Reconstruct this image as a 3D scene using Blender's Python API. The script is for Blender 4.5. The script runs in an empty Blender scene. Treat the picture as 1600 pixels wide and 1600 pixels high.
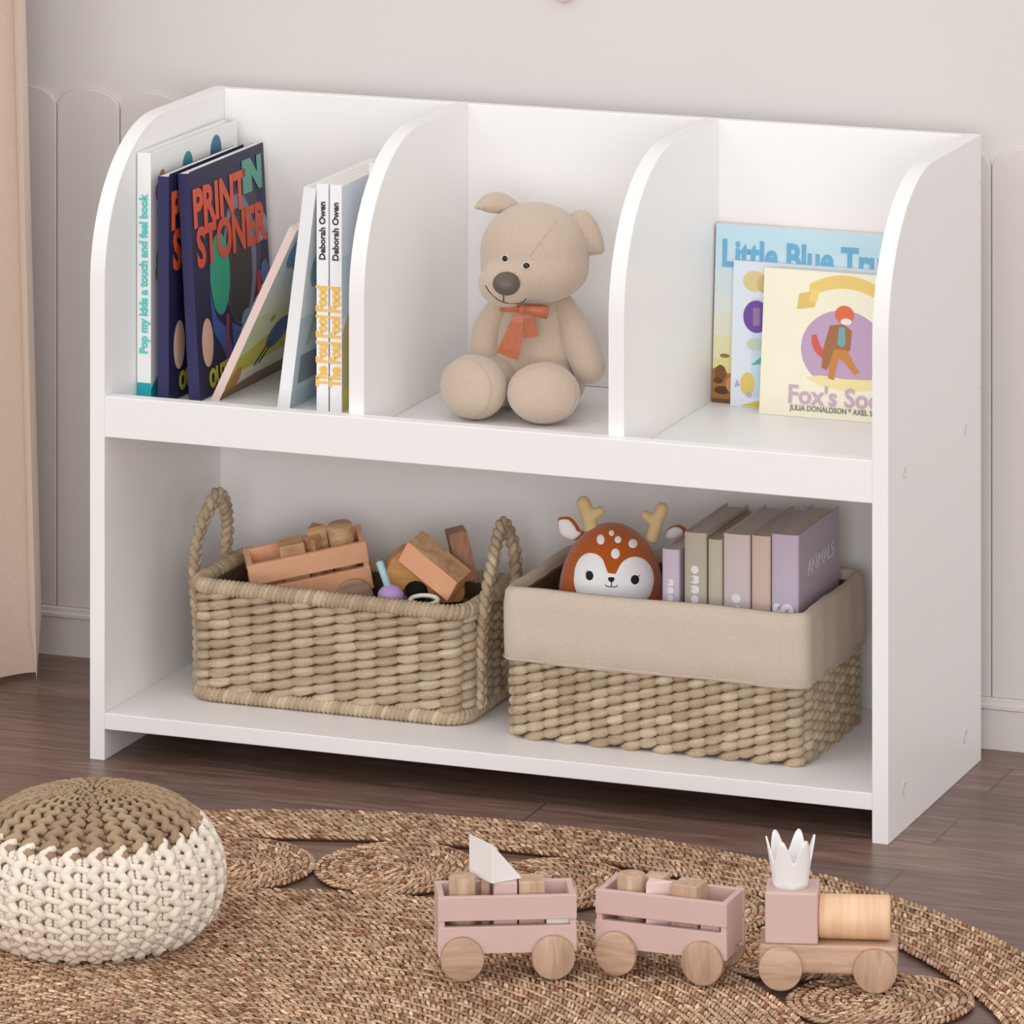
import bpy, bmesh, math, random
import numpy as np
from mathutils import Matrix, Vector, Quaternion, Euler
from math import pi, sin, cos, radians, sqrt, atan2
random.seed(4)
COL = bpy.context.scene.collection

# ------------------------------------------------------------------ helpers
def lin(c):
    return tuple(((x/255)/12.92 if x/255 <= .04045 else ((x/255+.055)/1.055)**2.4) for x in c)

class MB:
    """collects vertices, faces, face materials and per-vertex colours for ONE mesh"""
    def __init__(s): s.v=[]; s.f=[]; s.m=[]; s.c=[]; s.sm=[]
    def add(s, vs, fs, mat=0, M=None, col=(1,1,1), smooth=True):
        o=len(s.v)
        for p in vs:
            p=Vector(p)
            s.v.append(tuple(M@p if M is not None else p)); s.c.append(col)
        for f in fs:
            s.f.append([i+o for i in f]); s.m.append(mat); s.sm.append(smooth)
        return s
    def bm(s, b, mat=0, M=None, col=(1,1,1), smooth=False):
        b.verts.index_update()
        s.add([v.co.copy() for v in b.verts], [[v.index for v in f.verts] for f in b.faces], mat, M, col, smooth)
        b.free(); return s
    def box(s, lo, hi, bev=.0008, mat=0, M=None, col=(1,1,1), seg=2, smooth=False):
        b=bmesh.new(); bmesh.ops.create_cube(b,size=1)
        for v in b.verts:
            for k in range(3): v.co[k]=lo[k] if v.co[k]<0 else hi[k]
        if bev>0: bmesh.ops.bevel(b,geom=b.edges[:],offset=bev,segments=seg,profile=.5,affect='EDGES')
        return s.bm(b,mat,M,col,smooth)
    def prism(s, poly, z0, z1, bev=0, mat=0, M=None, col=(1,1,1), seg=2, smooth=False):
        b=bmesh.new()
        lo=[b.verts.new((x,y,z0)) for x,y in poly]; hi=[b.verts.new((x,y,z1)) for x,y in poly]
        n=len(poly)
        b.faces.new(hi); b.faces.new(lo[::-1])
        for i in range(n): b.faces.new((lo[i],lo[(i+1)%n],hi[(i+1)%n],hi[i]))
        bmesh.ops.recalc_face_normals(b,faces=b.faces[:])
        if bev>0:
            es=[e for e in b.edges if len(e.link_faces)==2 and e.calc_face_angle(0)>.5]
            bmesh.ops.bevel(b,geom=es,offset=bev,segments=seg,profile=.5,affect='EDGES')
        return s.bm(b,mat,M,col,smooth)
    def tube(s, pts, r, n=10, closed=False, mat=0, M=None, col=(1,1,1), caps=True):
        P=[Vector(p) for p in pts]; N=len(P)
        rs=r if isinstance(r,(list,tuple)) else [r]*N
        T=[]
        for i in range(N):
            if closed: t=P[(i+1)%N]-P[i-1]
            else: t=P[min(i+1,N-1)]-P[max(i-1,0)]
            T.append(t.normalized() if t.length>1e-9 else Vector((0,0,1)))
        a=Vector((0,0,1)) if abs(T[0].z)<.9 else Vector((1,0,0))
        u=(a-T[0]*a.dot(T[0])).normalized()
        vs=[]
        for i in range(N):
            u=(u-T[i]*u.dot(T[i])); u=u.normalized() if u.length>1e-9 else T[i].orthogonal().normalized()
            w=T[i].cross(u)
            for k in range(n):
                an=2*pi*k/n; vs.append(P[i]+(u*cos(an)+w*sin(an))*rs[i])
        fs=[]
        for i in range(N if closed else N-1):
            j=(i+1)%N
            for k in range(n):
                l=(k+1)%n; fs.append((i*n+k,i*n+l,j*n+l,j*n+k))
        if caps and not closed:
            vs.append(P[0]-T[0]*rs[0]*.4); vs.append(P[-1]+T[-1]*rs[-1]*.4)
            a0=len(vs)-2
            for k in range(n):
                fs.append((a0,(k+1)%n,k)); b0=(N-1)*n; fs.append((a0+1,b0+k,b0+(k+1)%n))
        return s.add(vs,fs,mat,M,col,True)
    def lathe(s, prof, n=32, mat=0, M=None, col=(1,1,1), smooth=True):
        vs=[];fs=[]
        for r,z in prof:
            for k in range(n): vs.append((max(r,1e-6)*cos(2*pi*k/n),max(r,1e-6)*sin(2*pi*k/n),z))
        for i in range(len(prof)-1):
            for k in range(n):
                l=(k+1)%n; fs.append((i*n+k,i*n+l,(i+1)*n+l,(i+1)*n+k))
        return s.add(vs,fs,mat,M,col,smooth)
    def ell(s, c, r, M=None, mat=0, nu=16, nv=10, col=(1,1,1), R=None):
        vs=[];fs=[]
        R=R or Matrix.Identity(3)
        for i in range(nv+1):
            t=pi*i/nv
            for k in range(nu):
                a=2*pi*k/nu
                vs.append(Vector(c)+R@Vector((r[0]*sin(t)*cos(a),r[1]*sin(t)*sin(a),r[2]*cos(t))))
        for i in range(nv):
            for k in range(nu):
                l=(k+1)%nu; fs.append((i*nu+k,(i+1)*nu+k,(i+1)*nu+l,i*nu+l))
        return s.add(vs,fs,mat,M,col,True)
    def mesh(s, name, mats):
        me=bpy.data.meshes.new(name)
        me.from_pydata(s.v,[],s.f)
        for m in mats: me.materials.append(m)
        me.polygons.foreach_set('material_index',s.m)
        me.polygons.foreach_set('use_smooth',s.sm)
        ca=me.color_attributes.new('Col','FLOAT_COLOR','POINT')
        ca.data.foreach_set('color',[x for c in s.c for x in (c[0],c[1],c[2],1)])
        me.update(); return me
    def build(s, name, mats, parent=None, M=None):
        if not isinstance(mats,(list,tuple)): mats=[mats]
        o=bpy.data.objects.new(name,s.mesh(name,mats)); COL.objects.link(o)
        if parent: o.parent=parent
        if M is not None: o.matrix_local=M
        return o

def tag(o,label=None,cat=None,group=None,kind=None):
    if label: o['label']=label
    if cat: o['category']=cat
    if group: o['group']=group
    if kind: o['kind']=kind
    return o
def empty(name,M,label,cat,group=None):
    o=bpy.data.objects.new(name,None); COL.objects.link(o)
    o.empty_display_size=.02; o.matrix_world=M
    return tag(o,label,cat,group)
def T(x,y,z): return Matrix.Translation((x,y,z))
def Rz(a): return Matrix.Rotation(a,4,'Z')
def Rx(a): return Matrix.Rotation(a,4,'X')
def Ry(a): return Matrix.Rotation(a,4,'Y')
def rot_to(d, up=(0,0,1)):
    """3x3 whose Z is d"""
    return Vector(d).normalized().to_track_quat('Z','Y').to_matrix()
def copy_tree(o,parent=None):
    c=o.copy(); COL.objects.link(c)
    if parent: c.parent=parent
    for ch in list(o.children): copy_tree(ch,c)
    return c
def text(name, s, size, mat, parent, M, align='CENTER', sx=1, thick=.00015, font_shear=0, bold=0):
    cu=bpy.data.curves.new(name,'FONT'); cu.body=s; cu.size=size; cu.align_x=align; cu.align_y='CENTER'
    cu.extrude=thick; cu.shear=font_shear; cu.offset=bold; cu.resolution_u=3
    t=bpy.data.objects.new(name,cu); COL.objects.link(t)
    dg=bpy.context.evaluated_depsgraph_get(); dg.update()
    me=bpy.data.meshes.new_from_object(t.evaluated_get(dg))
    bpy.data.objects.remove(t); bpy.data.curves.remove(cu)
    for v in me.vertices: v.co.x*=sx
    me.name=name; me.materials.clear(); me.materials.append(mat)
    o=bpy.data.objects.new(name,me); COL.objects.link(o); o.parent=parent; o.matrix_local=M
    return o
def remeshed(mb, name, mat, parent, vox=.0025, smooth=8, fac=.5, M=None, sub=False):
    o=mb.build(name,[mat],parent,M)
    r=o.modifiers.new('r','REMESH'); r.mode='VOXEL'; r.voxel_size=vox; r.use_smooth_shade=True
    s=o.modifiers.new('s','SMOOTH'); s.iterations=smooth; s.factor=fac
    dg=bpy.context.evaluated_depsgraph_get(); dg.update()
    me=bpy.data.meshes.new_from_object(o.evaluated_get(dg))
    o.modifiers.clear(); o.data=me
    me.polygons.foreach_set('use_smooth',[True]*len(me.polygons))
    return o

# ------------------------------------------------------------------ materials
def new_mat(name):
    m=bpy.data.materials.new(name); m.use_nodes=True
    n=m.node_tree.nodes; return m,n,m.node_tree.links,n['Principled BSDF']
def plain(name,rgb,rough=.5,bump=0,bscale=300,spec=.5,sheen=0,var=0,trans=0,metal=0,sub=0):
    m,n,l,b=new_mat(name)
    c=(*lin(rgb),1); b.inputs['Base Color'].default_value=c
    b.inputs['Roughness'].default_value=rough; b.inputs['Specular IOR Level'].default_value=spec
    b.inputs['Metallic'].default_value=metal
    if sheen: b.inputs['Sheen Weight'].default_value=sheen; b.inputs['Sheen Roughness'].default_value=.5
    if trans: b.inputs['Transmission Weight'].default_value=trans
    if sub:
        b.inputs['Subsurface Weight'].default_value=sub; b.inputs['Subsurface Radius'].default_value=(.01,.008,.007)
        b.inputs['Subsurface Scale'].default_value=.3
    tc=n.new('ShaderNodeTexCoord')
    if bump:
        t=n.new('ShaderNodeTexNoise'); t.inputs['Scale'].default_value=bscale; t.inputs['Detail'].default_value=3
        l.new(tc.outputs['Object'],t.inputs['Vector'])
        bp=n.new('ShaderNodeBump'); bp.inputs['Strength'].default_value=bump; bp.inputs['Distance'].default_value=.001
        l.new(t.outputs['Fac'],bp.inputs['Height']); l.new(bp.outputs['Normal'],b.inputs['Normal'])
    if var:
        t2=n.new('ShaderNodeTexNoise'); t2.inputs['Scale'].default_value=bscale*.6; t2.inputs['Detail'].default_value=4
        l.new(tc.outputs['Object'],t2.inputs['Vector'])
        r=n.new('ShaderNodeValToRGB'); r.color_ramp.elements[0].position=.3; r.color_ramp.elements[1].position=.7
        r.color_ramp.elements[0].color=(*[x*(1-var) for x in c[:3]],1); r.color_ramp.elements[1].color=(*[min(1,x*(1+var)) for x in c[:3]],1)
        l.new(t2.outputs['Fac'],r.inputs['Fac']); l.new(r.outputs['Color'],b.inputs['Base Color'])
    return m
def wood(name,a,b_,axis='X',scale=60,rough=.5,stretch=12):
    m,n,l,b=new_mat(name)
    tc=n.new('ShaderNodeTexCoord'); mp=n.new('ShaderNodeMapping')
    sc=[1/stretch if a_ in axis else 1 for a_ in 'XYZ']
    mp.inputs['Scale'].default_value=sc
    oi=n.new('ShaderNodeObjectInfo'); ml=n.new('ShaderNodeMath'); ml.operation='MULTIPLY'; ml.inputs[1].default_value=7
    l.new(oi.outputs['Random'],ml.inputs[0])
    cb=n.new('ShaderNodeCombineXYZ')
    for k in range(3): l.new(ml.outputs[0],cb.inputs[k])
    l.new(tc.outputs['Object'],mp.inputs['Vector']); l.new(cb.outputs[0],mp.inputs['Location'])
    t=n.new('ShaderNodeTexNoise'); t.inputs['Scale'].default_value=scale*5; t.inputs['Detail'].default_value=6; t.inputs['Distortion'].default_value=.6
    l.new(mp.outputs['Vector'],t.inputs['Vector'])
    t2=n.new('ShaderNodeTexNoise'); t2.inputs['Scale'].default_value=scale; t2.inputs['Detail'].default_value=2; t2.inputs['Distortion'].default_value=1.5
    l.new(mp.outputs['Vector'],t2.inputs['Vector'])
    mx=n.new('ShaderNodeMath'); mx.operation='MULTIPLY_ADD'; mx.inputs[1].default_value=.55
    ad=n.new('ShaderNodeMath'); ad.operation='MULTIPLY'; ad.inputs[1].default_value=.45
    l.new(t2.outputs['Fac'],ad.inputs[0]); l.new(t.outputs['Fac'],mx.inputs[0]); l.new(ad.outputs[0],mx.inputs[2])
    r=n.new('ShaderNodeValToRGB'); r.color_ramp.elements[0].position=.34; r.color_ramp.elements[1].position=.62
    r.color_ramp.elements[0].color=(*lin(b_),1); r.color_ramp.elements[1].color=(*lin(a),1)
    l.new(mx.outputs[0],r.inputs['Fac']); l.new(r.outputs['Color'],b.inputs['Base Color'])
    b.inputs['Roughness'].default_value=rough
    bp=n.new('ShaderNodeBump'); bp.inputs['Strength'].default_value=.15; bp.inputs['Distance'].default_value=.0005
    l.new(mx.outputs[0],bp.inputs['Height']); l.new(bp.outputs['Normal'],b.inputs['Normal'])
    return m
def fibre(name,rough=.75,scale=600,stretch=(1,1,6),bump=.5,spec=.3,amount=.35):
    """colour comes from the per-strand attribute, with fine fibre streaks"""
    m,n,l,b=new_mat(name)
    at=n.new('ShaderNodeAttribute'); at.attribute_name='Col'
    tc=n.new('ShaderNodeTexCoord'); mp=n.new('ShaderNodeMapping'); mp.inputs['Scale'].default_value=stretch
    l.new(tc.outputs['Object'],mp.inputs['Vector'])
    t=n.new('ShaderNodeTexNoise'); t.inputs['Scale'].default_value=scale; t.inputs['Detail'].default_value=3
    l.new(mp.outputs['Vector'],t.inputs['Vector'])
    r=n.new('ShaderNodeMapRange'); r.inputs['From Min'].default_value=.3; r.inputs['From Max'].default_value=.7
    r.inputs['To Min'].default_value=1-amount; r.inputs['To Max'].default_value=1+amount*.6
    l.new(t.outputs['Fac'],r.inputs['Value'])
    mx=n.new('ShaderNodeVectorMath'); mx.operation='SCALE'
    l.new(at.outputs['Color'],mx.inputs[0]); l.new(r.outputs['Result'],mx.inputs['Scale'])
    l.new(mx.outputs['Vector'],b.inputs['Base Color'])
    b.inputs['Roughness'].default_value=rough; b.inputs['Specular IOR Level'].default_value=spec
    bp=n.new('ShaderNodeBump'); bp.inputs['Strength'].default_value=bump; bp.inputs['Distance'].default_value=.0006
    l.new(t.outputs['Fac'],bp.inputs['Height']); l.new(bp.outputs['Normal'],b.inputs['Normal'])
    return m

WHITE=plain('white_laminate',(247,245,244),.38,spec=.4)
CAPM=plain('cap_plastic',(228,225,223),.4)
WALLM=plain('wall_paint',(222,216,213),.8,.05,120)
PANELM=plain('panel_paint',(222,215,212),.6,.03,120)
def floor_mat():
    m,n,l,b=new_mat('brown_planks')
    tc=n.new('ShaderNodeTexCoord'); mp=n.new('ShaderNodeMapping'); mp.inputs['Location'].default_value=(-.0865+.75*8,.0693+.0875*80,0)
    l.new(tc.outputs['Object'],mp.inputs['Vector'])
    br=n.new('ShaderNodeTexBrick'); br.offset=.5; br.offset_frequency=2; br.squash=1
    br.inputs['Scale'].default_value=1; br.inputs['Brick Width'].default_value=.75; br.inputs['Row Height'].default_value=.0875
    br.inputs['Mortar Size'].default_value=.0009; br.inputs['Mortar Smooth'].default_value=.3; br.inputs['Bias'].default_value=0
    br.inputs['Color1'].default_value=(.0,.0,.0,1); br.inputs['Color2'].default_value=(1,1,1,1); br.inputs['Mortar'].default_value=(.5,.5,.5,1)
    l.new(mp.outputs['Vector'],br.inputs['Vector'])
    # grain, shifted per plank
    cb=n.new('ShaderNodeCombineXYZ'); 
    sv=n.new('ShaderNodeMath'); sv.operation='MULTIPLY'; sv.inputs[1].default_value=3.7
    l.new(br.outputs['Color'],sv.inputs[0])
    for k in range(3): l.new(sv.outputs[0],cb.inputs[k])
    vm=n.new('ShaderNodeVectorMath'); vm.operation='ADD'
    l.new(tc.outputs['Object'],vm.inputs[0]); l.new(cb.outputs[0],vm.inputs[1])
    m2=n.new('ShaderNodeMapping'); m2.inputs['Scale'].default_value=(1,9,1); l.new(vm.outputs[0],m2.inputs['Vector'])
    t=n.new('ShaderNodeTexNoise'); t.inputs['Scale'].default_value=9; t.inputs['Detail'].default_value=8; t.inputs['Distortion'].default_value=1.2; t.inputs['Roughness'].default_value=.6
    l.new(m2.outputs['Vector'],t.inputs['Vector'])
    r=n.new('ShaderNodeValToRGB'); e=r.color_ramp.elements
    e[0].position=.3; e[0].color=(*lin((98,75,66)),1); e[1].position=.68; e[1].color=(*lin((140,113,101)),1)
    k=e.new(.5); k.color=(*lin((118,92,81)),1)
    l.new(t.outputs['Fac'],r.inputs['Fac'])
    mx=n.new('ShaderNodeMix'); mx.data_type='RGBA'; mx.blend_type='MULTIPLY'
    mx.inputs['Factor'].default_value=1
    r2=n.new('ShaderNodeMapRange'); r2.inputs['To Min'].default_value=.82; r2.inputs['To Max'].default_value=1.16
    l.new(br.outputs['Color'],r2.inputs['Value'])
    cb2=n.new('ShaderNodeCombineColor')
    for k_ in range(3): l.new(r2.outputs[0],cb2.inputs[k_])
    l.new(r.outputs['Color'],mx.inputs['A']); l.new(cb2.outputs[0],mx.inputs['B'])
    mm=n.new('ShaderNodeMix'); mm.data_type='RGBA'; mm.inputs['B'].default_value=(*lin((62,46,40)),1)
    l.new(mx.outputs['Result'],mm.inputs['A']); 
    fr=n.new('ShaderNodeMath'); fr.operation='MULTIPLY'; fr.inputs[1].default_value=.8
    l.new(br.outputs['Fac'],fr.inputs[0]); l.new(fr.outputs[0],mm.inputs['Factor'])
    l.new(mm.outputs['Result'],b.inputs['Base Color'])
    b.inputs['Roughness'].default_value=.34; b.inputs['Specular IOR Level'].default_value=.45
    bp=n.new('ShaderNodeBump'); bp.inputs['Strength'].default_value=.12; bp.inputs['Distance'].default_value=.001
    l.new(t.outputs['Fac'],bp.inputs['Height']); l.new(bp.outputs['Normal'],b.inputs['Normal'])
    return m
FLOORM=floor_mat()
CURTAINM=plain('curtain_cloth',(218,197,180),.9,.5,900,sheen=.3,var=.05)
PINK=plain('pink_paint',(212,181,174),.45,.05,200)
ORANGE=plain('apricot_paint',(244,184,144),.5,.05,200,var=.03)
OAK=wood('oak',(210,178,150),(172,140,114),'Z',40,.55,9)
OAKX=wood('oak_lengthwise',(206,172,146),(168,134,110),'X',40,.55,9)
BEECH=wood('beech',(244,206,170),(224,182,144),'XY',34,.5,14)
OAKY=wood('oak_rings',(220,186,154),(178,142,112),'X',34,.55,7)
HONEY=wood('honey_wood',(214,160,92),(184,124,58),'X',30,.5,10)
LIGHTW=wood('pale_wood',(222,182,140),(182,136,96),'X',40,.55,6)
DARKW=wood('brown_wood',(190,140,108),(140,92,68),'Z',40,.55,6)
BEAR=plain('bear_plush',(202,182,163),.95,.6,900,spec=.15,sheen=.5,var=.05)
RIBBON=plain('rust_satin',(188,106,72),.42,.15,900,sheen=.2,var=.12)
RIMM=plain('eye_rim_thread',(232,222,212),.7)
NOSE=plain('bear_nose',(92,84,76),.35,.25,1500)
BLACK=plain('black_glossy',(14,12,12),.12)
DARKTHREAD=plain('dark_thread',(66,50,42),.7)
FAWN=plain('fawn_plush',(182,90,30),.95,.5,800,spec=.1,sheen=.4,var=.1)
FAWNW=plain('white_plush',(244,242,242),.95,.4,800,spec=.1,sheen=.3)
ANTLER=plain('antler_felt',(222,196,146),.95,.5,800,spec=.1,sheen=.3)
LINER=plain('beige_linen',(210,194,178),.92,.5,700,spec=.15,var=.04)
BLACKFELT=plain('black_felt',(20,18,18),.8)
CERAMIC=plain('white_ceramic',(244,242,242),.3,sub=.25)
WPAINT=plain('white_paint',(240,236,234),.5)
PAGES=plain('page_block',(232,227,220),.8)
GREYP=plain('grey_felt',(128,124,126),.95,.4,500)
LAV=plain('lavender_plastic',(190,160,214),.4)
SKYB=plain('sky_blue_plastic',(176,214,228),.35)
STEEL=plain('steel',(200,198,194),.3,metal=.9)
HEARTM=plain('dusty_pink_wood',(226,198,188),.5)
WEAVE=fibre('seagrass',.72,500,(1,1,5),.6,.3,.3)
JUTE=fibre('jute',.8,420,(1,1,1),.5,.25,.45)
CORD=fibre('cotton_cord',.85,500,(1,1,1),.25,.2,.06)
def flat(name,rgb,rough=.45): return plain('print_'+name,rgb,rough,spec=.35)
_pc={}
def pc(rgb):
    if rgb not in _pc: _pc[rgb]=flat('%02x%02x%02x'%rgb,rgb)
    return _pc[rgb]

# ------------------------------------------------------------------ the room
def rect_mesh(name,mat,pts):
    b=MB(); b.add(pts,[(0,1,2,3)],smooth=False); return b.build(name,mat)
b=MB(); b.box((-3,-4.2,-.05),(4,.36,0),0); tag(b.build('floor',FLOORM),kind='structure')
b=MB(); b.box((-3,.349,0),(4,.40,2.6),0); tag(b.build('wall_back',WALLM),kind='structure')
prof=[(.349,0),(.3405,0),(.3405,.038),(.3385,.0395),(.3385,.0425),(.3415,.044),(.3415,.0475),(.3445,.049),(.349,.049)]
b=MB(); b.prism([(y,z) for y,z in prof],-3,4,M=Matrix(((0,0,1,0),(1,0,0,0),(0,1,0,0),(0,0,0,1))))
tag(b.build('baseboard_back',PANELM),kind='structure')
# round-topped wall boards
pit=.071; x0=-.1971
poly=[(.0005,.049),(pit-.0005,.049)]
hw=pit/2-.0005
for i in range(25):
    a=pi*i/24; poly.append((pit/2+hw*cos(a),.5580+.0222*sin(a)**.85))
b=MB(); b.prism(poly,-.349,-.3448,.0012,M=Matrix(((1,0,0,0),(0,0,-1,0),(0,1,0,0),(0,0,0,1))))
me=b.mesh('panel_board',[PANELM])
for k in range(-12,27):
    o=bpy.data.objects.new('trim_%d'%(k+13),me); COL.objects.link(o); o.location=(x0+pit*k,0,0); tag(o,kind='structure')

# ------------------------------------------------------------------ curtain
b=MB(); rows=40; pts_b=[]
def curtain_xy(t,z):
    """t 0..1 along the cloth from the free edge out to the left, folded"""
    s=z/2.3
    edge=-.1575-.020*min(1,z/.7)
    amp=.030
    x=edge-.62*t
    y=.215-.05*min(1,t*3)+amp*sin(t*34+.9)*(1 if t>.02 else t/.02)  # unseen folds to the left swing forward to shade the wall
    return x,y
NT=240
vs=[];fs=[]
for side in (0,1):
    for j in range(rows+1):
        z=.0085+2.3*j/rows
        for i in range(NT+1):
            t=i/NT; x,y=curtain_xy(t,z); x2,y2=curtain_xy(min(1,t+.001),z)
            d=Vector((x2-x,y2-y,0)); nrm=Vector((-d.y,d.x,0)).normalized() if d.length>0 else Vector((0,1,0))
            r=.006*(min(1,(i)/3.)**.5 if i<3 else 1)*min(1,(j/1.0)**.5 if j<1 else 1)
            q=Vector((x,y,z))+nrm*(r if side else -r)
            vs.append(q)
W_=NT+1; H_=rows+1
for side in (0,1):
    o_=side*W_*H_
    for j in range(rows):
        for i in range(NT):
            q=(o_+j*W_+i,o_+j*W_+i+1,o_+(j+1)*W_+i+1,o_+(j+1)*W_+i)
            fs.append(q if side else q[::-1])
b.add(vs,fs)
cu=b.build('curtain',CURTAINM)
tag(cu,'beige pink cloth curtain hanging to the floor at the left edge','curtain')

# wall ornament, only its tip shows at the top edge
b=MB(); hp=[]
for i in range(13): q=radians(-150+120*i/12); hp.append((.0095*cos(q),.0095*sin(q)))
for i in range(13): q=radians(-30+240*i/12); hp.append((.026*cos(q),.036+.026*sin(q)))
b.prism(hp,0,.010,.003,M=T(.3563,.349,.7058)@Rx(pi/2),seg=3)
tag(b.build('wall_ornament',HEARTM),'small dusty pink wall ornament whose rounded tip shows at the top of the wall','ornament')

# ------------------------------------------------------------------ bookcase
bc=empty('bookcase',T(0,0,0),'white three-bay children\'s bookcase with rounded side panels against the wall','bookcase')
Wd,D,H,t_=.80,.30,.60,.0155
YZ=lambda x0,: Matrix(((0,0,1,x0),(1,0,0,0),(0,1,0,0),(0,0,0,1)))
def panel_profile(yf,zb,yb,R=.145):
    p=[(yb,zb),(yf,zb)]
    for i in range(29):
        a=pi/2*i/28; p.append((yf+R-R*cos(a),H-R+R*sin(a)))
    p.append((yb,H)); return p
for x in (0,Wd-t_):
    b=MB(); b.prism(panel_profile(0,0,D),0,t_,.0008,M=YZ(x)); p=b.build('side_panel',WHITE,bc)
    if x>0:
        for (y,z,w,h) in ((.2925,.5554,.0022,.007),(.2925,.3594,.0022,.007),(.246,.3282,.0045,.0065),(.05,.3292,.0045,.0065),(.246,.037,.0055,.0065),(.05,.039,.0055,.0065)):
            s=MB(); s.lathe([(.0001,0),(w*.62,.0),(w*.85,.0003),(w,.0007),(w*1.15,.0005),(w*1.3,0)],20,M=T(Wd+.00005,y,z)@Ry(pi/2)); s.build('screw_cap',CAPM,p)
for x in (.262,.523):
    b=MB(); b.prism(panel_profile(t_,.331,.287),0,t_,.0008,M=YZ(x)); b.build('divider',WHITE,bc)
b=MB(); b.box((t_,.287,.331),(Wd-t_,.2985,.60),.0008); b.build('back_panel',WHITE,bc)
b=MB(); b.box((t_,.2765,.0455),(Wd-t_,.2985,.3155),.0005); b.build('back_panel',WHITE,bc)
b=MB(); b.box((t_,.0155,.3155),(Wd-t_,.287,.331),.0005); b.build('shelf',WHITE,bc)
b=MB(); b.box((t_,.0003,.310),(Wd-t_,.0155,.349),.0008); b.build('front_rail',WHITE,bc)
b=MB(); b.box((t_,.0003,.030),(Wd-t_,.2985,.0455),.0008); b.build('shelf',WHITE,bc)

# ------------------------------------------------------------------ books
def ellp(cx,cy,rx,ry,n=28,a0=0,a1=2*pi): return [(cx+rx*cos(a0+(a1-a0)*i/n),cy+ry*sin(a0+(a1-a0)*i/n)) for i in range(n+(0 if a1-a0>6.28 else 1))]
def rc(x0,y0,x1,y1): return [(x0,y0),(x1,y0),(x1,y1),(x0,y1)]
def book(label,M,th,d,h,cover,pages=None,front=(),spine=(),group=None,hard=True,round_spine=0,cov=.0016,texts=()):
    """local frame: spine at y=0 facing -y, thickness 0..th in x, front cover is +x"""
    root=empty('book',M,label,'book',group)
    cm=pc(cover); ov=.0025 if hard else 0
    b=MB()
    if round_spine:
        n=8; outer=[];inner=[]
        for i in range(n+1):
            a=pi*i/n; outer.append((th/2-th/2*cos(a),-round_spine*sin(a))); inner.append((th/2-(th/2-cov)*cos(a),cov-(round_spine)*sin(a)))
        sp=outer+[(th,d),(th-cov,d),(th-cov,cov)]+inner[::-1][1:-1]+[(cov,cov),(cov,d),(0,d)]
    else:
        sp=[(0,0),(th,0),(th,d),(th-cov,d),(th-cov,cov),(cov,cov),(cov,d),(0,d)]
    bm_=bmesh.new(); lo=[bm_.verts.new((x,y,0)) for x,y in sp]; hi=[bm_.verts.new((x,y,h)) for x,y in sp]
    N=len(sp); bm_.faces.new(hi); bm_.faces.new(lo[::-1])
    for i in range(N): bm_.faces.new((lo[i],lo[(i+1)%N],hi[(i+1)%N],hi[i]))
    bm_.normal_update()
    bmesh.ops.recalc_face_normals(bm_,faces=bm_.faces[:])
    b.bm(bm_); cv=b.build('cover',cm,root)
    b=MB(); b.box((cov,cov*1.2 if hard else cov,ov),(th-cov,d-ov,h-ov),0); b.build('page_block',pages or PAGES,root)
    def prints(items,fn,nm):
        if not items: return
        b=MB(); mats=[]; k=0
        for rgb,poly in items:
            m=pc(rgb)
            if m not in mats: mats.append(m)
            k+=1; b.add([fn(u,v,.00010+.000035*k) for u,v in poly],[list(range(len(poly)))],mats.index(m),smooth=False)
        b.build(nm,mats,cv)
    prints(front,lambda u,v,e:(th+e,u,v),'cover_picture')
    prints(spine,lambda u,v,e:(u,-e-round_spine*sin(pi*min(1,max(0,u/th))),v),'spine_print')
    for (face,s,size,rgb,u,v,rot,sx,*bo_) in texts:
        if face=='front':
            MM=Matrix(((0,0,1,th+.00075),(1,0,0,u),(0,1,0,v),(0,0,0,1)))@Rz(rot); nm='cover_lettering'
        else:
            MM=Matrix(((1,0,0,u),(0,0,-1,-.0004-round_spine),(0,1,0,v),(0,0,0,1)))@Rz(rot); nm='spine_lettering'
        text(nm,s,size,pc(rgb),cv,MM,sx=sx,bold=bo_[0] if bo_ else size*.02)
    return root
SH=.3312
GL='books in the left bay of the bookcase'
TEAL=(38,172,184); LTEAL=(112,208,204)
# 1 white book with teal lettering
fr=[((246,246,244),rc(.001,.001,.204,.238)),(TEAL,[(0,0),(.2,0),(.2,.05),(.15,.045),(.1,.04),(.05,.034),(.025,.026),(.006,.016),(0,.012)])]
for (u,v,r,c) in ((.018,.20,.008,(206,120,150)),(.026,.212,.007,(196,150,90)),(.026,.197,.009,(96,178,196)),(.034,.207,.006,(206,110,170)),(.022,.181,.008,(110,170,180)),(.020,.135,.009,(160,170,80)),(.017,.122,.008,(170,180,90)),(.024,.105,.008,(60,150,150)),(.085,.214,.012,(60,150,156)),(.152,.218,.013,(70,120,150))):
    fr.append((c,ellp(u,v,r,r*1.2,14)))
book('white hardback with turquoise spine lettering standing first from the left beside the side panel',T(.0168,.073,SH)@Rz(-.012),.0145,.205,.2395,(246,246,244),front=fr,group=GL,
 spine=[(TEAL,rc(0,0,.0145,.017))],texts=[('spine','Pop my kids a touch and feel book',.0118,LTEAL,.0073,.122,pi/2,.93,.0006)],hard=True)
NAVY=(36,36,70); NAVY2=(52,50,92)
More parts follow.
